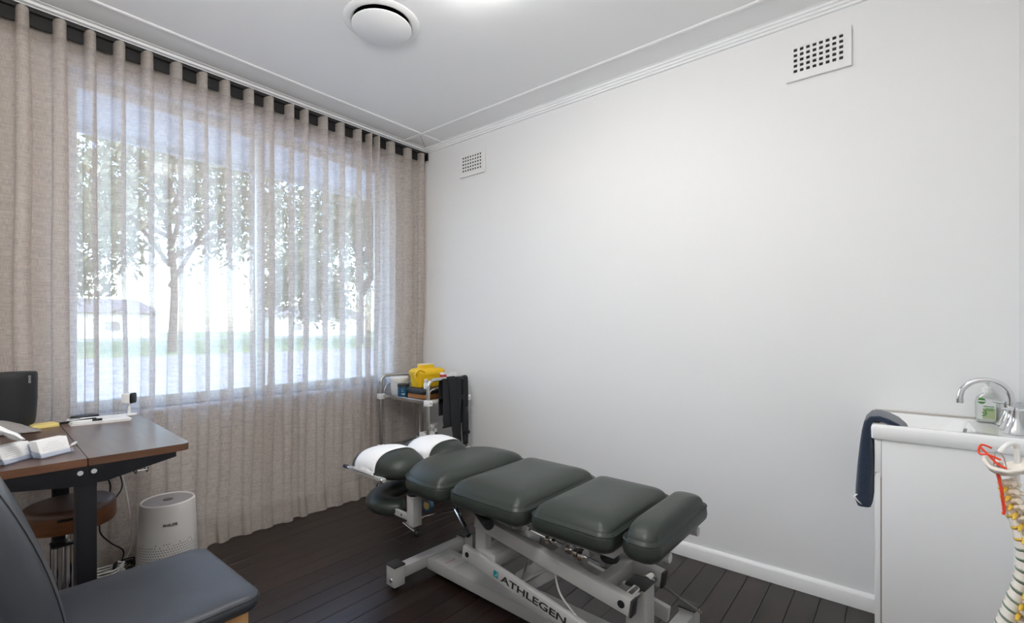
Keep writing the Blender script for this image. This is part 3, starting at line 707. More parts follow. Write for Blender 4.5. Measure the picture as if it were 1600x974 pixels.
# desk things (world coordinates, resting on the desk top)
sp = thing('smart_speaker', 'tall black rounded speaker at the back of the desk', 'speaker', (-2.30, -.150, DZ))
B().lathe([(0, 0), (.060, 0), (.066, .004), (.066, .013), (.0, .013)], n=40, sy=.78).obj('charging_base', mat('slate_blue', (.05, .09, .14), .4), sp)
B().lathe([(0, .013), (.066, .013), (.073, .022), (.0765, .05), (.080, .12), (.081, .20), (.080, .222), (.076, .227), (.0, .228)], n=48, sy=.78).obj('speaker_body', mat('speaker_black', (.012, .013, .015), .55, bump=.3, bscale=900), sp)
text('lettering', 'SONOS', mat('pale_grey_letters', (.5, .5, .5), .5), sp, (.0485, -.0515, .215), (0, 0, -1), (.80, -.60, 0), .0115, .030, .0001, .0004)
cl = B().grid(lambda u, v: Vector((-2.40 + .175 * u - .02 * v * u, -.315 + .20 * v, DZ + .004 + (.052 * math.sin(PI * min(1, u * 1.1)) ** .7 * math.sin(PI * v) * (1 - .55 * u) + .008 * abs(noise.noise(Vector((u * 4, v * 4, 1))))) )), 28, 24).obj('folded_cloth', M_cloth, solid=.003)
centre(tag(cl, 'crumpled grey cloth beside the speaker', 'cloth'))
st = B(); st.bb((-2.246, -.225, DZ), (-2.168, -.150, DZ + .013), .001)
o = st.obj('sticky_note_pad', M_sticky); o.data.transform(Matrix.Translation((-2.207, -.187, 0)) @ Matrix.Rotation(R(8), 4, 'Z') @ Matrix.Translation((2.207, .187, 0)))
centre(tag(o, 'pale yellow pad of sticky notes on the desk', 'note pad'))
def pen(p0, p1, label, mbody, mtip, name='pen'):
    p0, p1 = Vector(p0), Vector(p1); t = thing(name, label, 'pen', p0)
    d = p1 - p0
    B().tube([p0, p0 + d * .3, p0 + d * .88, p0 + d * .96, p1], [.0042, .0042, .0042, .003, .001], 10).obj('barrel', mbody, t, True)
    B().tube([p0, p0 + d * .32], .0048, 10).obj('pen_cap', mtip, t, True)
pen((-2.160, -.180, DZ + .0052), (-2.045, -.215, DZ + .0162), 'black pen beside the sticky notes', M_black, M_black)
pp = thing('paper_stack', 'small stack of white printed sheets by the camera', 'papers', (-2.04, -.20, DZ))
q = [Vector((-2.13, -.105, 0)), Vector((-2.135, -.265, 0)), Vector((-1.945, -.295, 0)), Vector((-1.945, -.135, 0))]
for k in range(3):
    B().prism([p + Vector((.002 * k, -.001 * k, DZ + .0035 * k)) for p in q], (0, 0, .0033)).obj('sheet', M_paper, pp, True)
for k in range(5):
    B().bb((-2.12, -.155 - .018 * k, DZ + .0104), (-1.965, -.1565 - .018 * k, DZ + .0106)).obj('print_line', M_ink, pp, True)
B().bb((-2.122, -.140, DZ + .0104), (-2.085, -.122, DZ + .0107)).obj('print_logo', mat('print_navy', (.02, .03, .10), .6), pp, True)
pen((-2.035, -.262, DZ + .0155), (-2.135, -.248, DZ + .0155), 'white pen with black end on the paper stack', M_white, M_black)
pk = B().lathe([(0, 0), (.046, 0), (.050, .004), (.050, .010), (.046, .014), (0, .014)], (-2.062, -.075, DZ), 36, 1., .6).obj('charging_puck', M_black)
centre(tag(pk, 'flat black oval charging pad at the back desk edge', 'charger'))
cm = thing('security_camera', 'small white camera with a black face on the desk corner', 'camera', (-1.915, -.125, DZ))
B().lathe([(0, 0), (.030, 0), (.031, .003), (.028, .006), (0, .007)], n=28).obj('camera_base', M_white, cm)
B().tube([(0, 0, .006), (.001, 0, .03), (.002, 0, .055)], [.0075, .006, .0055], 12).obj('stem', M_white, cm)
rc = Matrix.Rotation(R(-42), 3, 'Z')
hb = B(); rings = []
for t, s in ((-.020, .75), (-.0185, .92), (-.014, 1.), (.013, 1.), (.016, .97)):
    rings.append([rc @ Vector((t, p[0] * s, p[1] * s)) + Vector((0, 0, .079)) for p in rrect(.025, .025, .011, 5)])
hb.loft(rings).obj('camera_head', M_white, cm)
hb = B(); hb.loft([[rc @ Vector((t, p[0], p[1])) + Vector((0, 0, .079)) for p in rrect(.0243 * s, .0243 * s, .011 * s, 5)] for t, s in ((.0155, 1.), (.019, .97), (.020, .8))]); hb.obj('camera_face', mat('gloss_black', (.006, .006, .007), .12), cm)
B().cyl(rc @ Vector((.0195, 0, 0)) + Vector((0, 0, .082)), rc @ Vector((.0208, 0, 0)) + Vector((0, 0, .082)), .008, n=18).obj('lens', mat('lens_black', (.02, .02, .025), .05), cm)
B().tube(smooth_path([rc @ Vector((-.02, 0, 0)) + Vector((0, 0, .074)), (-.034, .012, .06), (-.036, .016, .03), (-.034, .02, .002)], 5), .0014, 6).obj('camera_cable', M_grey, cm)
def card_holder(p, ang, label, l1):
    t = thing('card_holder', label, 'card holder', (p[0], p[1], DZ), R(ang), 'clear card holders')
    w = .094
    B().bb((0, -.004, 0), (w, .036, .0025)).obj('tray_floor', M_acrylic, t)
    B().prism([(0, -.004, .0025), (0, -.0065, .0025), (0, -.002, .016), (0, .0005, .016)], (w, 0, 0)).obj('tray_front', M_acrylic, t)
    B().prism([(0, .030, .0025), (0, .033, .0025), (0, .050, .046), (0, .047, .046)], (w, 0, 0)).obj('tray_back', M_acrylic, t)
    for x in (0, w - .002): B().prism([(x, -.004, .0025), (x, .033, .0025), (x, .040, .026), (x, .003, .018)], (.002, 0, 0)).obj('tray_side', M_acrylic, t)
    lean = .42; cards = []
    for k in range(7):
        y0 = .0015 + k * .0042
        c = B().prism([(.003, y0, .003), (.003, y0 + .0032, .003), (.003, y0 + .0032 + .052 * lean * .8, .053), (.003, y0 + .052 * lean * .8, .053)], (w - .006, 0, 0)).obj('card', M_card, t)
        cards.append(c)
    wd = Vector((0, .052 * lean * .8, .05)).normalized()
    for k, (a, e) in enumerate(((.34, .66), (.26, .74), (.14, .86), (.14, .80), (.30, .86), (.24, .62))):
        h = .042 - .0066 * k; o_ = Vector((0, .0013, .003)) + wd * h
        B().prism([o_ + Vector((w * a, 0, 0)), o_ + Vector((w * e, 0, 0)), o_ + Vector((w * e, 0, 0)) + wd * .0008, o_ + Vector((w * a, 0, 0)) + wd * .0008], (0, -.0003, 0)).obj('print_line', M_ink, cards[0])
card_holder((-2.366, -.868), 40, 'clear acrylic business card holder next to the tissue box', 1)
card_holder((-2.287, -.856), 32, 'clear acrylic business card holder next to the white cable plug', 2)
pl = thing('usb_cable', 'short white cable with a plug end lying behind the card holders', 'cable', (-2.30, -.74, DZ))
B().tube(smooth_path([(-2.40, -.79, DZ + .003), (-2.34, -.765, DZ + .003), (-2.27, -.745, DZ + .003), (-2.215, -.735, DZ + .004), (-2.190, -.705, DZ + .006)], 6), .0024, 8).obj('wire', M_offwhite, pl, True)
B().beam((-2.194, -.712, DZ + .006), (-2.180, -.682, DZ + .007), .009, .007, bevel=.002).obj('plug', M_white, pl, True)
tx = thing('tissue_box', 'white tissue box with a tissue pulled out at the desk end', 'tissue box', (-2.44, -.86, DZ))
B().bb((-2.50, -.918, DZ), (-2.376, -.80, DZ + .088), .003).obj('carton', M_paper, tx, True)
B().grid(lambda u, v: Vector((-2.47 + .14 * u + .01 * math.sin(v * 7), -.875 + .09 * v + .01 * math.sin(u * 5), DZ + .094 + .016 * math.sin(PI * u) * (1 - .3 * v) - .030 * max(0, u - .6) / .4 + .018 * abs(v - .5) + .008 * noise.noise(Vector((u * 5, v * 5, 4))))), 20, 14).obj('tissue', M_tissue, tx, True, 80, .0008)

# ------------------------------------------------------------------ under the desk
stl = thing('round_stool', 'round brown wooden stool on a chrome column under the desk', 'stool', (-2.158, -.415, 0))
B().lathe([(0, .520), (.112, .520), (.127, .517), (.135, .510), (.138, .500), (.138, .498)], n=56).obj('seat_top', M_brown, stl)
B().lathe([(.138, .4975), (.138, .443), (.132, .434), (.116, .430), (0, .430)], n=56).obj('seat_rim', M_stoolside, stl)
tg = B(); n_ = 6
tg.grid(lambda u, v: Vector((.1395 * math.cos(R(-112 + 18 * u)), .1395 * math.sin(R(-112 + 18 * u)), .485 + .009 * v)), 8, 1).obj('stool_tag', M_black, stl, solid=.001)
B().cyl((0, 0, .430), (0, 0, .36), .014, n=18).obj('piston', M_chrome, stl)
B().cyl((0, 0, .365), (0, 0, .09), .022, n=22).obj('gas_lift', M_chrome, stl)
B().cyl((-.040, -.02, .36), (-.040, -.02, .10), .015, n=16).obj('side_tube', M_chrome, stl)
B().bb((-.056, -.035, .36), (.03, .03, .368), .003).obj('lift_collar', M_black, stl)
for k in range(5):
    a = k * 2 * PI / 5 + .3; d = Vector((math.cos(a), math.sin(a), 0))
    g = B().beam(Vector((0, 0, .095)) + d * .02, Vector((0, 0, .065)) + d * .19, .035, .022, bevel=.003).obj('star_leg', M_black, stl)
    B().cyl(Vector((0, 0, .026)) + d * .19 + d.cross(Vector((0, 0, 1))) * .012, Vector((0, 0, .026)) + d * .19 - d.cross(Vector((0, 0, 1))) * .012, .026, n=16).obj('caster', M_black, g)
    B().cyl(Vector((0, 0, .03)) + d * .178, Vector((0, 0, .066)) + d * .178, .006, n=8).obj('caster_stem', M_chrome, g)

pu = thing('air_purifier', 'grey white tapered air purifier on the floor by the curtain', 'air purifier', (-1.795, -.245, 0))
def prad(z): return .124 - .017 * (z / .39)
B().lathe([(0, .0), (.118, 0), (prad(.01), .008)] + [(prad(z), z) for z in (.05, .12, .2, .28, .34, .375)] + [(.106, .386), (.102, .390), (.098, .388), (.097, .384), (0, .384)], n=64).obj('purifier_shell', M_offwhite, pu)
B().lathe([(0, .387), (.093, .387), (.0965, .3845)], n=48).obj('top_panel', mat('taupe_panel', (.30, .27, .26), .5), pu)
B().lathe([(0, .3885), (.019, .3885), (.020, .387)], n=24).obj('power_button', mat('button_dark', (.06, .055, .055), .4), pu)
dots = B()
for j in range(18):
    z = .022 + j * .0115
    for i in range(72):
        a = 2 * PI * (i + .5 * (j % 2)) / 72
        if j > 15 and random.random() < (j - 15) * .3: continue
        nrm = Vector((math.cos(a), math.sin(a), 0)); tt = Vector((-nrm.y, nrm.x, 0)); c = nrm * (prad(z) + .0004) + Vector((0, 0, z)); s = .0029
        dots._f(dots._v([c - tt * s, c - Vector((0, 0, s)), c + tt * s, c + Vector((0, 0, s))]))
d_ = dots.obj('perforations', mat('perforation_dark', (.10, .095, .09), .8), pu, fix=False); d_['kind'] = 'stuff'
na = Vector((-.711 + .18, -2.66, 0)).normalized(); xa = Vector((-na.y, na.x, 0))
text('lettering', 'PHILIPS', mat('grey_letters', (.05, .05, .05), .5), pu, na * (prad(.305) + .0006) - xa * .026 + Vector((.0, 0, .297)), xa, (0, 0, 1), .0155, .053, .0003, .0016)

def cable(name, label, pts, r, m, k=6, grp=None):
    o = B().tube(smooth_path(pts, k), r, 8).obj(name, m); return centre(tag(o, label, 'cable', grp))
cable('power_cable', 'thin black cable hanging from the desk beside the leg', [(-2.03, -.15, .735), (-2.02, -.14, .62), (-2.0, -.14, .53), (-1.985, -.14, .465), (-2.01, -.13, .37), (-2.022, -.14, .285), (-1.985, -.14, .22), (-1.94, -.14, .17), (-1.945, -.145, .13), (-1.97, -.16, .104)], .003, M_black)
cable('power_cable', 'second black cable with a kink, behind the stool seat', [(-1.985, -.155, .735), (-1.972, -.15, .64), (-1.962, -.145, .56), (-1.944, -.145, .47), (-1.970, -.145, .415), (-2.03, -.15, .34), (-2.07, -.16, .2), (-2.06, -.17, .05), (-2.09, -.2, .006)], .0027, M_black)
cable('power_cable', 'white cable hanging from the desk towards the air purifier', [(-1.962, -.13, .735), (-1.955, -.13, .62), (-1.945, -.13, .54), (-1.925, -.13, .42), (-1.914, -.13, .33), (-1.903, -.13, .22), (-1.912, -.135, .16), (-1.935, -.145, .125), (-1.97, -.175, .104)], .0032, M_offwhite)
pb = thing('power_box', 'low black power supply box on the floor under the coiled cables', 'power box', (-1.985, -.19, 0), R(-4))
B().bb((-.10, -.05, 0), (.075, .045, .094), .006).obj('box_body', M_black, pb)
for k in range(3): B().bb((-.085 + .05 * k, -.0515, .03), (-.055 + .05 * k, -.05, .06), .0005).obj('socket', M_grey, pb)
coil = []
for i in range(60):
    a = i / 60 * 2 * PI * 3.2; coil.append((-2.01 + (.058 + .010 * math.sin(i)) * math.cos(a), -.215 + (.042 + .008 * math.cos(i * 1.7)) * math.sin(a), .101 + i * .0006 + .006 * abs(math.sin(i * .7))))
cable('cable_coil', 'loose coil of white cable beside the desk leg', coil, .0036, M_offwhite, 2)
coil = []
for i in range(50):
    a = i / 50 * 2 * PI * 2.6; coil.append((-1.945 + (.034 + .010 * math.sin(i * 1.3)) * math.cos(a), -.185 + (.026 + .01 * math.cos(i)) * math.sin(a), .101 + i * .0005 + .016 * abs(math.sin(i * .5))))
cable('cable_coil', 'small tangle of black cable beside the white coil', coil, .003, M_black, 2)
cable('purifier_cord', 'white cord leading from the air purifier to the cables', [(-1.895, -.285, .125), (-1.91, -.275, .128), (-1.925, -.255, .12), (-1.945, -.235, .106), (-1.975, -.222, .1)], .003, M_offwhite)

# ------------------------------------------------------------------ leather chair in front
ch = thing('leather_chair', 'charcoal leather chair with a golden wooden base in front of the desk', 'chair', (-2.11, -1.28, 0))
so = rrect(.205, .232, .045, 8)
def seat_xf(x, y, z): return Vector((x, y, z + .012 * (x / .2) * 0))
n = len(so)
def sring(ins, z): return [Vector((p[0] * (1 - ins / .205), p[1] * (1 - ins / .232), z)) for p in so]
rg = [sring(.02, .402), sring(.006, .404), sring(.0, .415), sring(-.002, .428), sring(.001, .437)]
for s in (.006, .014, .026, .045, .07, .10, .14, .18): rg.append(sring(s, .437 + .016 * (1 - (1 - s / .2) ** 9) ** .6 - .004 * max(0, s - .07) / .1))
se = B().loft(rg).obj('seat', M_chair, ch, sharp=60)
B().tube(sring(.0015, .4355), .0022, 6, True).obj('seat_piping', M_chairseam, se)
B().bb((-.20, -.205, .05), (.175, .205, .400), .006).obj('wooden_base', M_oak, ch)
B().bb((-.19, -.19, 0), (.165, .19, .05), .004).obj('plinth', M_black, ch)
# backrest: thick padded slab leaning back, rounded shoulders
bk = B(); rings = []; NB = 40
for i in range(19):
    t = i / 18; z = .36 + .60 * t
    xf_ = -.178 - .085 * t - .085 * t * t + .018 * math.sin(PI * t)
    w = .232 * (1 - .0 * t) if t < .75 else .232 * math.sqrt(max(.02, 1 - ((t - .75) / .27) ** 2))
    th = .058 * (1 if t < .8 else math.sqrt(max(.05, 1 - ((t - .8) / .22) ** 2)))
    ring = []
    for k in range(NB):
        a = 2 * PI * k / NB; ca, sa = math.cos(a), math.sin(a)
        ring.append(Vector((xf_ - .058 + th * math.copysign(abs(ca) ** .55, ca), w * math.copysign(abs(sa) ** .45, sa), z)))
    rings.append(ring)
bko = bk.loft(rings).obj('backrest', M_chair, ch, sharp=60)
for side in (5, 15, 25, 35):
    idx = side % NB
    B().tube([r[idx] for r in rings[1:]], .0020, 6).obj('backrest_piping', M_chairseam, bko)

# ------------------------------------------------------------------ steel trolley in the corner
TX0, TX1, TY0, TY1, SZ = -.456, -.100, -.530, -.022, .716
tl_ = thing('steel_trolley', 'stainless steel trolley on casters in the corner by the curtain', 'trolley', ((TX0 + TX1) / 2, (TY0 + TY1) / 2, 0))
for yy in (TY0, TY1):
    def arc(x, z, sx, k=6): return [(x - sx * .045 + sx * .045 * math.cos(a), yy, z - .045 + .045 * math.sin(a)) for a in [PI / 2 * i / k for i in range(k + 1)]]
    pts = [(TX0, yy, .115)] + [(TX0, yy, .5)] + arc(TX0, .848, -1) + arc(TX1, .848, 1)[::-1] + [(TX1, yy, .5), (TX1, yy, .115)]
    B().tube(pts, .0125, 14).obj('end_frame', M_steel, tl_, True)
    d = .03 if yy == TY0 else -.004
    rail = [(TX0 + .03, yy + d, SZ)] + smooth_path([(TX0 + .03, yy + d, SZ + .03), (TX0 + .05, yy + d, SZ + .058), (TX0 + .10, yy + d, SZ + .066), (TX1 - .10, yy + d, SZ + .066), (TX1 - .05, yy + d, SZ + .058), (TX1 - .03, yy + d, SZ + .03)], 4) + [(TX1 - .03, yy + d, SZ)]
    B().tube(rail, .006, 10).obj('guard_rail', M_steel, tl_, True)
for z in (SZ, .35):
    s = B().bb((TX0 + .006, TY0 + .006, z - .026), (TX1 - .006, TY1 - .006, z), .003).obj('shelf', M_steel, tl_, True)
    for x in (TX0, TX1):
        for yy in (TY0, TY1):
            c = B().bb((x - .021, yy - .021, z - .034), (x + .021, yy + .021, z + .004), .003).obj('corner_bracket', M_white, s, True)
            B().cyl((x + .004, yy - .0205, z - .016), (x + .004, yy - .0225, z - .016), .004, n=10).obj('bracket_screw', M_black, c, True) if yy == TY0 else None
for x in (TX0, TX1):
    for yy in (TY0, TY1):
        f = B().bb((x - .016, yy - .022, .06), (x + .016, yy + .022, .118), .006).obj('caster_fork', M_steel, tl_, True)
        B().cyl((x - .013, yy, .042), (x + .013, yy, .042), .042, n=24).obj('wheel', M_bluedark, f, True)
        B().cyl((x - .015, yy, .042), (x + .015, yy, .042), .026, n=20).obj('wheel_hub', mat('wheel_tan', (.45, .30, .10), .5), f, True)
# things on the trolley
bu = thing('white_bucket', 'white plastic tub with a wide lid on the trolley', 'tub', (-.362, -.105, SZ))
B().lathe([(0, 0), (.050, 0), (.053, .004), (.062, .105), (0, .105)], n=36).obj('tub_body', mat('white_tub', (.85, .85, .84), .4), bu)
B().lathe([(.058, .096), (.066, .098), (.068, .118), (.064, .124), (0, .124)], n=36).obj('lid', M_white, bu)
B().tube([(.067 * math.cos(a), .067 * math.sin(a), .098 - .05 * math.sin(a - 3.6) ** 2) for a in [3.6 + PI * i / 16 for i in range(17)]], .002, 6).obj('handle', M_white, bu)
for k in range(3): B().grid(lambda u, v, k=k: Vector(((.0605 - .0005 * k) * math.cos(R(-128 + 30 * u)), (.0605 - .0005 * k) * math.sin(R(-128 + 30 * u)), .07 - .02 * k + .006 * v)), 6, 1).obj('print_line', mat('pale_blue_print', (.38, .45, .52), .6), bu)
bt = thing('blue_jar', 'small dark blue jar with a charcoal lid on the trolley', 'jar', (-.405, -.212, SZ))
B().lathe([(0, 0), (.037, 0), (.039, .003), (.039, .066), (0, .066)], n=32).obj('jar_body', M_blue, bt)
B().lathe([(.0405, .064), (.0415, .066), (.0415, .082), (.039, .085), (0, .085)], n=32).obj('lid', mat('charcoal_lid', (.04, .045, .05), .5), bt)
for k, (w, z) in enumerate(((14, .048), (22, .036), (38, .018), (38, .013))):
    B().grid(lambda u, v: Vector((.0394 * math.cos(R(-150 + w * u)), .0394 * math.sin(R(-150 + w * u)), z + .0025 * v)), 6, 1).obj('print_line', mat('pale_print', (.5, .6, .65), .6), bt)
bx = thing('wooden_block', 'orange wooden block under the black case on the trolley', 'block', (-.320, -.355, SZ), R(3))
B().bb((-.090, -.085, 0), (.10, .090, .026), .003).obj('block_body', M_orange, bx)
kc = thing('black_case', 'flat black case lying on the orange wooden block', 'case', (-.312, -.350, SZ + .026), R(1))
B().loft([[Vector((p[0], p[1], z)) for p in rrect(.108 - i, .098 - i, .02, 5)] for z, i in ((.0, .004), (.003, 0), (.018, 0), (.021, .002))]).obj('case_base', M_black, kc)
B().loft([[Vector((p[0], p[1], z)) for p in rrect(.108 - i, .098 - i, .02, 5)] for z, i in ((.0215, .002), (.024, .0), (.034, .002), (.038, .010))]).obj('case_lid', mat('case_grey', (.03, .03, .032), .5), kc)
# yellow sharps container
sh = thing('sharps_container', 'bright yellow sharps disposal container on the trolley', 'sharps bin', (-.280, -.315, SZ + .064), R(-6))
def sring2(hx, hy, r, z, ox=0): return [Vector((p[0] + ox, p[1], z)) for p in rrect(hx, hy, r, 6)]
B().loft([sring2(.098, .05, .02, 0), sring2(.102, .053, .022, .004), sring2(.112, .057, .022, .082)]).obj('bin_body', M_yellow, sh)
B().loft([sring2(.116, .060, .022, .082), sring2(.118, .061, .022, .088), sring2(.120, .062, .022, .108), sring2(.100, .052, .022, .126), sring2(.055, .046, .02, .131)]).obj('bin_lid', M_yellow, sh)
B().loft([sring2(.052, .040, .02, .128, -.012), sring2(.052, .040, .02, .150, -.012), sring2(.048, .037, .018, .153, -.012)]).obj('bin_neck', M_yellow, sh)
B().loft([sring2(.050, .039, .018, .153, -.012), sring2(.050, .039, .018, .158, -.012)]).obj('bin_cap', mat('pale_cap', (.75, .66, .42), .5), sh)
B().tube(smooth_path([(-.06, -.058, .105), (-.102, -.055, .122), (-.125, -.04, .085), (-.112, -.05, .03)], 5), .010, 10, ry=.006).obj('bin_handle', M_yellow, sh)
B().lathe([(0, -.004), (.03, -.004), (.032, 0), (0, .0)], n=28).obj('moulded_disc', M_yellow, sh)
bpy.data.objects[[o.name for o in sh.children if o.name.startswith('moulded_disc')][0]].data.transform(Matrix.Translation((-.02, -.0575, .045)) @ Matrix.Rotation(R(90), 4, 'X'))
def carton(name, label, lo, hi, m, extra=None, cat='box', rz=0):
    c = ((lo[0] + hi[0]) / 2, (lo[1] + hi[1]) / 2, lo[2]); t = thing(name, label, cat, c, R(rz)); h = hi[2] - lo[2]; hx, hy = (hi[0] - lo[0]) / 2, (hi[1] - lo[1]) / 2
    B().bb((-hx, -hy, 0), (hx, hy, h), .0015).obj('carton', m, t)
    if extra: B().bb((-hx - .0004, -hy - .0004, h * extra[1]), (hx + .0004, hy + .0004, h * extra[2])).obj('printed_band', extra[0], t)
    B().bb((-hx + .004, -hy + .004, h), (hx - .004, hy - .004, h + .0006)).obj('top_flap', m, t)
    return t
carton('small_carton', 'small white carton with a red band between the yellow bin and the straps', (-.290, -.490, SZ), (-.258, -.460, SZ + .168), M_card, (M_red, .74, .92))
carton('small_carton', 'plain small white carton beside the red banded carton', (-.244, -.488, SZ), (-.212, -.458, SZ + .155), M_card, None)
wb = thing('white_dropper_bottle', 'tiny white bottle standing on the black case', 'bottle', (-.385, -.425, SZ + .064))
B().lathe([(0, 0), (.014, 0), (.015, .002), (.015, .034), (.013, .039), (0, .039)], n=20).obj('bottle_body', M_white, wb)
B().lathe([(0, .039), (.010, .039), (.0115, .042), (.0115, .063), (.010, .065), (0, .065)], n=20).obj('bottle_cap', M_offwhite, wb)
kd = thing('appointment_card', 'white card propped upright at the wall side of the trolley', 'card', (-.150, -.475, SZ), R(0))
B().prism([(-.040, .005, 0), (.034, .005, 0), (.040, .035, .160), (-.034, .035, .160)], (0, .002, 0)).obj('card_sheet', M_card, kd)
B().prism([(-.040, .007, 0), (.034, .007, 0), (.034, .050, 0), (-.040, .050, 0)], (0, 0, .002)).obj('card_foot', M_card, kd)
# straps over the near handle
def strap(x0, x1, zf, zb, label, seed, taper=0.):
    yy = TY0; r = .0145 + .003 * seed
    prof = [(yy - r - .004, zf)] + [(yy - r - .003 * math.sin(PI * (z_ - zf) / (.85 - zf)), z_) for z_ in [zf + (.848 - zf) * i / 14 for i in range(1, 14)]]
    prof += [(yy - r * math.cos(PI * i / 8), .836 + r * math.sin(PI * i / 8)) for i in range(9)]
    prof += [(yy + r + .004, .836 - (.836 - zb) * i / 8) for i in range(1, 9)]
    def fn(u, v):
        k = v * (len(prof) - 1); i = min(int(k), len(prof) - 2); f = k - i
        y = prof[i][0] * (1 - f) + prof[i + 1][0] * f; z = prof[i][1] * (1 - f) + prof[i + 1][1] * f
        front = max(0., (.836 - z) / .5) if v < .6 else 0
        x = x0 + (x1 - x0) * u + taper * front + .006 * front * math.sin(z * 25 + seed)
        return Vector((x, y - .006 * front * math.sin(u * PI) , z))
    t = thing('webbing_strap', label, 'strap', ((x0 + x1) / 2, yy, zf), 0., 'black straps over the trolley handle')
    B().grid(fn, 6, 90).obj('strap_band', M_strap, t, True, 60, .003)
    return t
s1 = strap(-.345, -.275, .53, .60, 'short black strap hanging lowest on the curtain side of the handle', 1, .005)
B().bb((-.343, TY0 - .024, .522), (-.262, TY0 - .012, .534), .002).obj('strap_buckle', M_black, s1, True)
s2 = strap(-.300, -.225, .36, .55, 'long wide black strap in the middle of the trolley handle', 3, .05)
s3 = strap(-.218, -.170, .35, .5, 'long black strap between the wide strap and the wall', 2, -.02)
s4 = strap(-.160, -.112, .38, .52, 'black padded strap at the wall end of the handle', 2.4, .0)
B().loft([[Vector((p[0] - .142, TY0 - .026 + p[1], z)) for p in rrect(w, .010, .008, 4)] for z, w in ((.40, .018), (.44, .024), (.52, .028), (.60, .026), (.64, .018))]).obj('strap_pad', M_strap, s4, True)
B().bb((-.168, TY0 - .05, .455), (-.118, TY0 - .024, .475), .003).obj('strap_buckle', M_black, s4, True)
# lower shelf
pr = thing('paper_roll', 'white paper roll standing on the lower trolley shelf', 'paper roll', (-.37, -.42, .35))
B().lathe([(.018, 0), (.052, 0), (.052, .13), (.018, .13), (.018, 0)], n=32).obj('roll', M_tissue, pr)
B().lathe([(.0175, .0), (.0178, .1295), (.0165, .1295), (.0165, 0)], n=20).obj('core', mat('cardboard', (.35, .24, .15), .9), pr)
sb = thing('spray_bottle', 'white spray bottle on the lower trolley shelf', 'spray bottle', (-.28, -.40, .35), R(15))
B().lathe([(0, 0), (.030, 0), (.032, .004), (.032, .055), (.026, .075), (.012, .092), (.012, .10), (0, .10)], n=24).obj('bottle_body', M_pet, sb)
B().lathe([(0, .098), (.014, .098), (.014, .112), (.009, .114), (0, .114)], n=18).obj('collar', M_white, sb)
B().box((-.004, 0, .132), (.055, .018, .022), None, .005).obj('spray_head', M_white, sb)
B().tube(smooth_path([(-.024, 0, .124), (-.030, 0, .112), (-.024, 0, .096)], 4), .0035, 8).obj('trigger', M_white, sb)
B().cyl((-.03, 0, .135), (-.042, 0, .135), .006, n=12).obj('nozzle', M_white, sb)

for c_ in sb.children: c_.data.transform(Matrix.Scale(1.25, 4))

# ------------------------------------------------------------------ washbasin cabinet
VX, VY0, VY1 = -.362, -2.850, YB + .004
vc = thing('vanity_cabinet', 'white washbasin cabinet against the wall', 'cabinet', (-.18, -3.04, 0))
for lo_, hi_ in (((VX, VY1, 0), (VX + .016, VY0 - .002, .792)), ((-.020, VY1, 0), (-.004, VY0 - .002, .792)), ((VX + .016, VY1, 0), (-.020, VY1 + .016, .70)), ((VX + .016, VY1 + .016, .05), (-.020, VY0 - .002, .066))):
    B().bb(lo_, hi_, .0012).obj('cabinet_panel', M_cab, vc, True)
B().bb((VX + .003, VY0 - .002, .0), (VX + .018, VY0 + .0005, .79)).obj('door_gap', M_cabedge, vc, True)
dd = B().bb((VX - .001, VY0 + .0005, .02), (-.006, VY0 + .0175, .655), .0015).obj('door', M_cab, vc, True)
B().bb((VX - .001, VY0 - .001, .675), (-.006, VY0 + .0155, .79), .0015).obj('drawer_front', M_cab, vc, True)
B().prism([(VX - .001, VY0 + .0005, .655), (VX - .001, VY0 + .0175, .655), (VX - .001, VY0 + .0125, .672), (VX - .001, VY0 - .001, .676)], (.354, 0, 0)).obj('finger_pull', M_cab, dd, True)
ba = thing('wash_basin', 'white ceramic basin top on the cabinet', 'basin', (-.18, -3.03, .792))
bx0, bx1, by0, by1, bz = -.374, -.002, YB + .002, -2.822, .846
def brect(hx, hy, r, z, cy=-3.01): return [Vector((-.188 + p[0], cy + p[1], z)) for p in rrect(hx, hy, r, 8)]
hx_, hy_ = (bx1 - bx0) / 2, (by1 - by0) / 2; cy_ = (by0 + by1) / 2
B().loft([brect(hx_ - .006, hy_ - .006, .006, .7925, cy_), brect(hx_ - .001, hy_ - .001, .008, .797, cy_), brect(hx_, hy_, .008, .835, cy_), brect(hx_ - .003, hy_ - .003, .010, .843, cy_), brect(hx_ - .010, hy_ - .010, .012, bz, cy_), brect(hx_ - .030, hy_ * .60, .05, bz - .001, -2.975), brect(hx_ - .036, hy_ * .58, .055, bz - .008, -2.975), brect(hx_ - .052, hy_ * .50, .06, bz - .045, -2.975), brect(hx_ - .09, hy_ * .36, .05, bz - .075, -2.975), brect(.02, .02, .015, bz - .080, -2.975)]).obj('basin_bowl', M_ceramic, ba, True, 50)
B().bb((-.012, by0, bz - .002), (-.001, by1, bz + .006), .002).obj('wall_sealant', mat('sealant_grey', (.45, .42, .38), .7), ba, True)
B().lathe([(0, 0), (.018, 0), (.02, .003), (.012, .005), (0, .004)], (-.188, -2.975, bz - .080), 20).obj('drain', M_chrome, ba, True)
B().cyl((-.188, -3.085, .826), (-.188, -3.077, .828), .008, n=14).obj('overflow_hole', M_grey, ba, True)
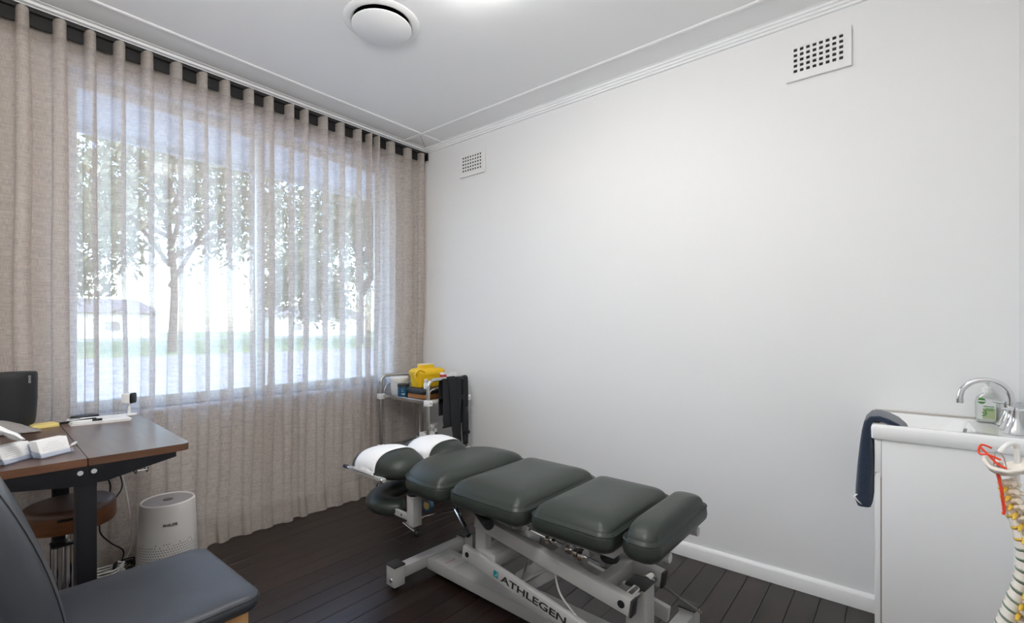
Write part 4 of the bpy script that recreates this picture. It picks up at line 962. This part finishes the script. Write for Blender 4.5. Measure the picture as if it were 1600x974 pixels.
# mixer: gooseneck spout and two handles
tp = thing('basin_tap', 'chrome gooseneck basin tap with two lever handles', 'tap', (-.19, -3.195, bz))
def cone(x): return B().lathe([(0, 0), (.030, 0), (.031, .003), (.026, .010), (.014, .036), (.0105, .048), (.0105, .056), (0, .056)], (x, 0, 0), 28)
cone(0).obj('spout_base', M_chrome, tp)
gp = [(0, 0, .05), (0, 0, .09)] + [(0, .0635 - .0635 * math.cos(a), .10 + .0635 * math.sin(a)) for a in [PI * i / 18 for i in range(19)]] + [(0, .128, .088)]
B().tube(gp, .0092, 16).obj('spout', M_chrome, tp)
B().cyl((0, .1278, .094), (0, .128, .078), .0105, n=18).obj('aerator', M_chrome, tp)
for sx in (-.088, .085):
    h = cone(sx).obj('handle_base', M_chrome, tp)
    B().cyl((sx, 0, .052), (sx, 0, .085), .0105, n=18).obj('handle_column', M_chrome, h)
    for a in (0, 90, 180, 270):
        d = Vector((math.cos(R(a + 20)), math.sin(R(a + 20)), 0)); B().tube([Vector((sx, 0, .079)), Vector((sx, 0, .080)) + d * .02, Vector((sx, 0, .082)) + d * .036, Vector((sx, 0, .082)) + d * .040], [.006, .0055, .005, .003], 10, ry=[.005, .004, .0035, .002]).obj('lever', M_chrome, h)
so_ = thing('soap_bottle', 'clear pump bottle of hand wash with a green label by the tap', 'soap bottle', (-.058, -3.150, bz), R(-4))
B().loft([[Vector((p[0], p[1], z)) for p in rrect(a, b_, r, 5)] for z, a, b_, r in ((0, .017, .029, .012), (.004, .02, .032, .014), (.07, .0205, .033, .014), (.092, .018, .028, .014), (.104, .012, .014, .011), (.11, .011, .011, .01))]).obj('bottle_body', M_pet, so_)
B().loft([[Vector((p[0], p[1], z)) for p in rrect(a, b_, r, 5)] for z, a, b_, r in ((.003, .016, .028, .012), (.055, .017, .029, .012), (.056, .01, .02, .01))]).obj('soap', mat('soap_white', (.80, .80, .78), .4), so_)
B().lathe([(0, .108), (.0145, .108), (.0145, .126), (.006, .129), (.006, .148), (0, .148)], n=20).obj('pump_collar', M_white, so_)
B().box((-.008, .004, .153), (.034, .022, .010), None, .003).obj('pump_head', M_white, so_)
lb = B().bb((-.0213, -.022, .012), (-.0207, .027, .086)).obj('label', M_card, so_)
B().bb((-.0217, -.020, .014), (-.0213, .012, .052)).obj('label_panel', M_palegreen, lb)
bd = B().cyl((-.0219, .015, .078), (-.0213, .015, .078), .011, n=24).obj('label_badge', M_green, lb)
B().bb((-.0223, .005, .0755), (-.0218, .025, .0805)).obj('badge_band', M_card, lb)
for k, (a, c, z) in enumerate(((-.018, .010, .057), (-.018, .004, .050), (-.016, .010, .044))): B().bb((-.0222, a, z), (-.0217, c, z + .003)).obj('print_line', M_green, lb)
for a in (-25, 25, 65): B().prism([Vector((-.0222, .0, .030)) + Vector((0, math.cos(R(a + t)) * r_, math.sin(R(a + t)) * r_)) for t, r_ in ((0, 0), (-14, .010), (0, .018), (14, .010))], (.0004, 0, 0)).obj('leaf_print', M_green, lb)
# navy towel over the front edge of the basin
tw_path = [(-2.800, .533), (-2.799, .550), (-2.800, .60), (-2.803, .68), (-2.806, .76), (-2.808, .81), (-2.812, .842), (-2.824, .858), (-2.845, .861), (-2.870, .854), (-2.893, .842), (-2.915, .822), (-2.925, .806)]
tw_half = [.020, .026, .0255, .0235, .019, .015, .0125, .011, .0105, .010, .010, .009, .006]
tow = thing('hand_towel', 'navy blue terry hand towel draped over the basin edge', 'towel', (-.24, -2.80, .52))
tw_b = B()
rings = []
for k_, (y_, z_) in enumerate(tw_path):
    y0_, z0_ = tw_path[max(0, k_ - 1)]; y1_, z1_ = tw_path[min(len(tw_path) - 1, k_ + 1)]
    t_ = Vector((0, y1_ - y0_, z1_ - z0_)).normalized(); nn = Vector((0, t_.z, -t_.y)); h_ = tw_half[k_]
    rings.append([Vector((-.245 + p[0] * (1 + .012 * math.sin(k_ * 1.3)), y_, z_)) + nn * p[1] for p in rrect(.092, h_, h_ * .8, 7)])
tw_b.loft(rings).obj('towel_cloth', M_navy, tow, True, 80)
B().tube(smooth_path([(-.318, -2.786, .548), (-.332, -2.776, .556), (-.336, -2.770, .562), (-.334, -2.776, .572), (-.322, -2.786, .575)], 4), .0035, 8, ry=.0015).obj('hanging_loop', M_card, tow, True)
B().tube(smooth_path([(-.336, -2.772, .566), (-.338, -2.782, .552), (-.334, -2.794, .542)], 4), .0035, 8, ry=.0015).obj('hanging_loop', M_card, tow, True)

# ------------------------------------------------------------------ anatomical spine model on a stand
CA = Vector((-2.506, -2.903, 1.19)); Fw = Vector((math.sin(.887), math.cos(.887), 0)); Rt = Vector((Fw.y, -Fw.x, 0))
SD = 1.05
S0 = CA + (Fw + Rt * ((1565 - 800) / 744)) * SD; S0.z = 0               # foot of the plumb line the column hangs on
AXP, AXS = Rt * .695 - Fw * .72, Fw * .695 + Rt * .72                                          # posterior and sideways directions of the column
spn = thing('spine_model', 'plastic anatomical spine model with yellow nerves and green discs on a stand', 'anatomy model', S0)
K = SD / 744
def SP(a, h, s=0.): return S0 + AXP * (a * .70) + AXS * s + Vector((0, 0, h))
def zpx(y): return 1.19 - (y - 512.7) * K
# front edge of the vertebral bodies, picture line of the column turned into metres
front = [(1556, 752), (1559, 765), (1562, 778), (1565, 791), (1572, 806), (1579, 822), (1583, 838), (1585, 852), (1586, 866), (1585, 881), (1582, 896), (1578, 911), (1572, 926), (1566, 941), (1560, 957), (1554, 973), (1549, 990), (1547, 1008), (1548, 1027), (1553, 1046), (1560, 1066), (1570, 1086), (1580, 1106)]
cent = [Vector(((x - 1565) * K, 0, zpx(y))) for x, y in front]
for i in range(len(cent) - 1):
    a_, b_ = cent[i], cent[i + 1]; cerv = i < 4
    up = Vector(((a_ - b_).x, 0, (a_ - b_).z)).normalized(); fwd = Vector((up.z, 0, -up.x))
    if fwd.x < 0: fwd = -fwd
    hgt = (a_ - b_).length; w = .0095 + .0007 * min(i, 16); dep = w * 1.15
    c0 = b_ + fwd * dep; Q = lambda p, s=0.: SP(p.x, p.z, s)
    rings = []
    for t, k in ((.18, .97), (.28, 1.), (.5, .86), (.82, 1.), (.92, .96)):
        cc = c0 + up * hgt * t; rings.append([Q(cc + fwd * (dep * k * math.cos(2 * PI * j / 20)), w * 1.2 * k * math.sin(2 * PI * j / 20)) for j in range(20)])
    vb = B().loft(rings).obj('vertebra', M_bonew if not cerv else M_bone, spn, True, 60)
    rings = []
    for t, k in ((-.04, .95), (.07, 1.05), (.16, .95)):
        cc = c0 + up * hgt * t; rings.append([Q(cc + fwd * (dep * k * math.cos(2 * PI * j / 20)), w * 1.2 * k * math.sin(2 * PI * j / 20)) for j in range(20)])
    B().loft(rings).obj('disc', M_disc if i > 5 else M_nerve, vb, True, 60)
    back = c0 + fwd * dep * .9 + up * hgt * .6; L = .034 + .0012 * i
    drop = .25 if cerv else .75
    tip = back + fwd * L - Vector((0, 0, L * drop))
    B().tube([Q(back), Q(back * .5 + tip * .5 + Vector((0, 0, .003))), Q(tip)], [.0075, .0055, .004], 10, ry=[.009, .0055, .0035]).obj('spinous_process', M_bone, vb, True, 70)
    for sg in (-1, 1):
        lat = back + fwd * .012 + Vector((0, 0, .002))
        B().tube([Q(back, sg * w * .7), Q(lat, sg * (w * 1.5)), Q(lat + fwd * .006, sg * (w * 2.0))], [.0055, .0045, .0055], 8).obj('transverse_process', M_bone, vb, True, 70)
        nv = back - up * hgt * .55
        B().tube([Q(nv - fwd * .002, sg * w * .6), Q(nv - fwd * (.004), sg * w * 1.35), Q(nv - fwd * .008 - Vector((0, 0, .006)), sg * w * 1.9)], [.0045, .0042, .002], 8).obj('nerve_root', M_nerve, vb, True, 70)
    for sg in (-1, 1):
        B().sphere(Q(back + fwd * .016 - up * hgt * .1, sg * w * .8), (.0065, .0065, hgt * .42), 10, 8).obj('facet_joint', M_bone, vb, True, 70)
# vertebral artery loops, skull base plate, wire bail, stand
for sg in (-1, 1):
    B().tube(smooth_path([SP(cent[0].x + .004, zpx(740), sg * .012), SP(cent[1].x + .008, zpx(762), sg * .019), SP(cent[2].x + .007, zpx(780), sg * .018), SP(cent[3].x + .006, zpx(792), sg * .019), SP(cent[3].x + .004, zpx(800), sg * .02)], 4), .0028, 8).obj('artery', M_artery, spn, True)
def skull(u, v):
    a = -.040 + .125 * u; s = (v - .5) * 2 * (.018 + .030 * math.sin(PI * min(1, u * .75 + .15)))
    z = zpx(731) - .016 * math.sin(PI * u) * (1 - abs(v - .5)) + .022 * u * u + .006 * noise.noise(Vector((u * 6, v * 5, 1))) + .016 * abs(v - .5)
    if u < .12: z += .014 * (1 - u / .12)
    return SP(a, z, s)
B().grid(skull, 30, 16).obj('skull_base', M_bonew, spn, True, 80, .007)
B().tube(smooth_path([SP(-.002, zpx(718), -.01), SP(-.03, zpx(712), -.012), SP(-.047, zpx(713), -.01), SP(-.052, zpx(708), 0), SP(-.044, zpx(700), .008), SP(-.022, zpx(704), .012)], 5), .0022, 8).obj('artery', M_artery, spn, True)
B().tube(smooth_path([SP(-.047, zpx(703), -.006), SP(-.03, zpx(712), -.010), SP(-.010, zpx(724), -.012), SP(.010, zpx(730), -.010)], 5), .0024, 8).obj('artery', M_artery, spn, True)
B().tube([SP(-.017, zpx(728), -.004), SP(-.014, zpx(708), -.002), SP(-.004, zpx(706), 0), SP(.006, zpx(716), 0), SP(.012, zpx(733), 0)], .0013, 8).obj('wire_bail', M_steel, spn, True)
B().lathe([(0, 0), (.011, 0), (.011, .004), (.006, .005), (.006, .012), (0, .013)], SP(-.004, zpx(732)), 14).obj('fixing_nut', M_steel, spn, True)
hk = smooth_path([SP(-.004, zpx(707)), SP(.004, zpx(700), .002), SP(.016, zpx(694), .01), SP(.027, zpx(693), .02), SP(.033, zpx(700), .028), SP(.034, zpx(725), .034), SP(.034, .5, .036), SP(.034, .03, .036)], 6)
B().tube(hk, .0048, 12).obj('stand_pole', M_white, spn, True)
B().lathe([(0, 0), (.11, 0), (.112, .006), (.10, .016), (.02, .026), (.012, .05), (0, .05)], SP(.034, 0, .036), 36).obj('stand_base', M_white, spn, True)
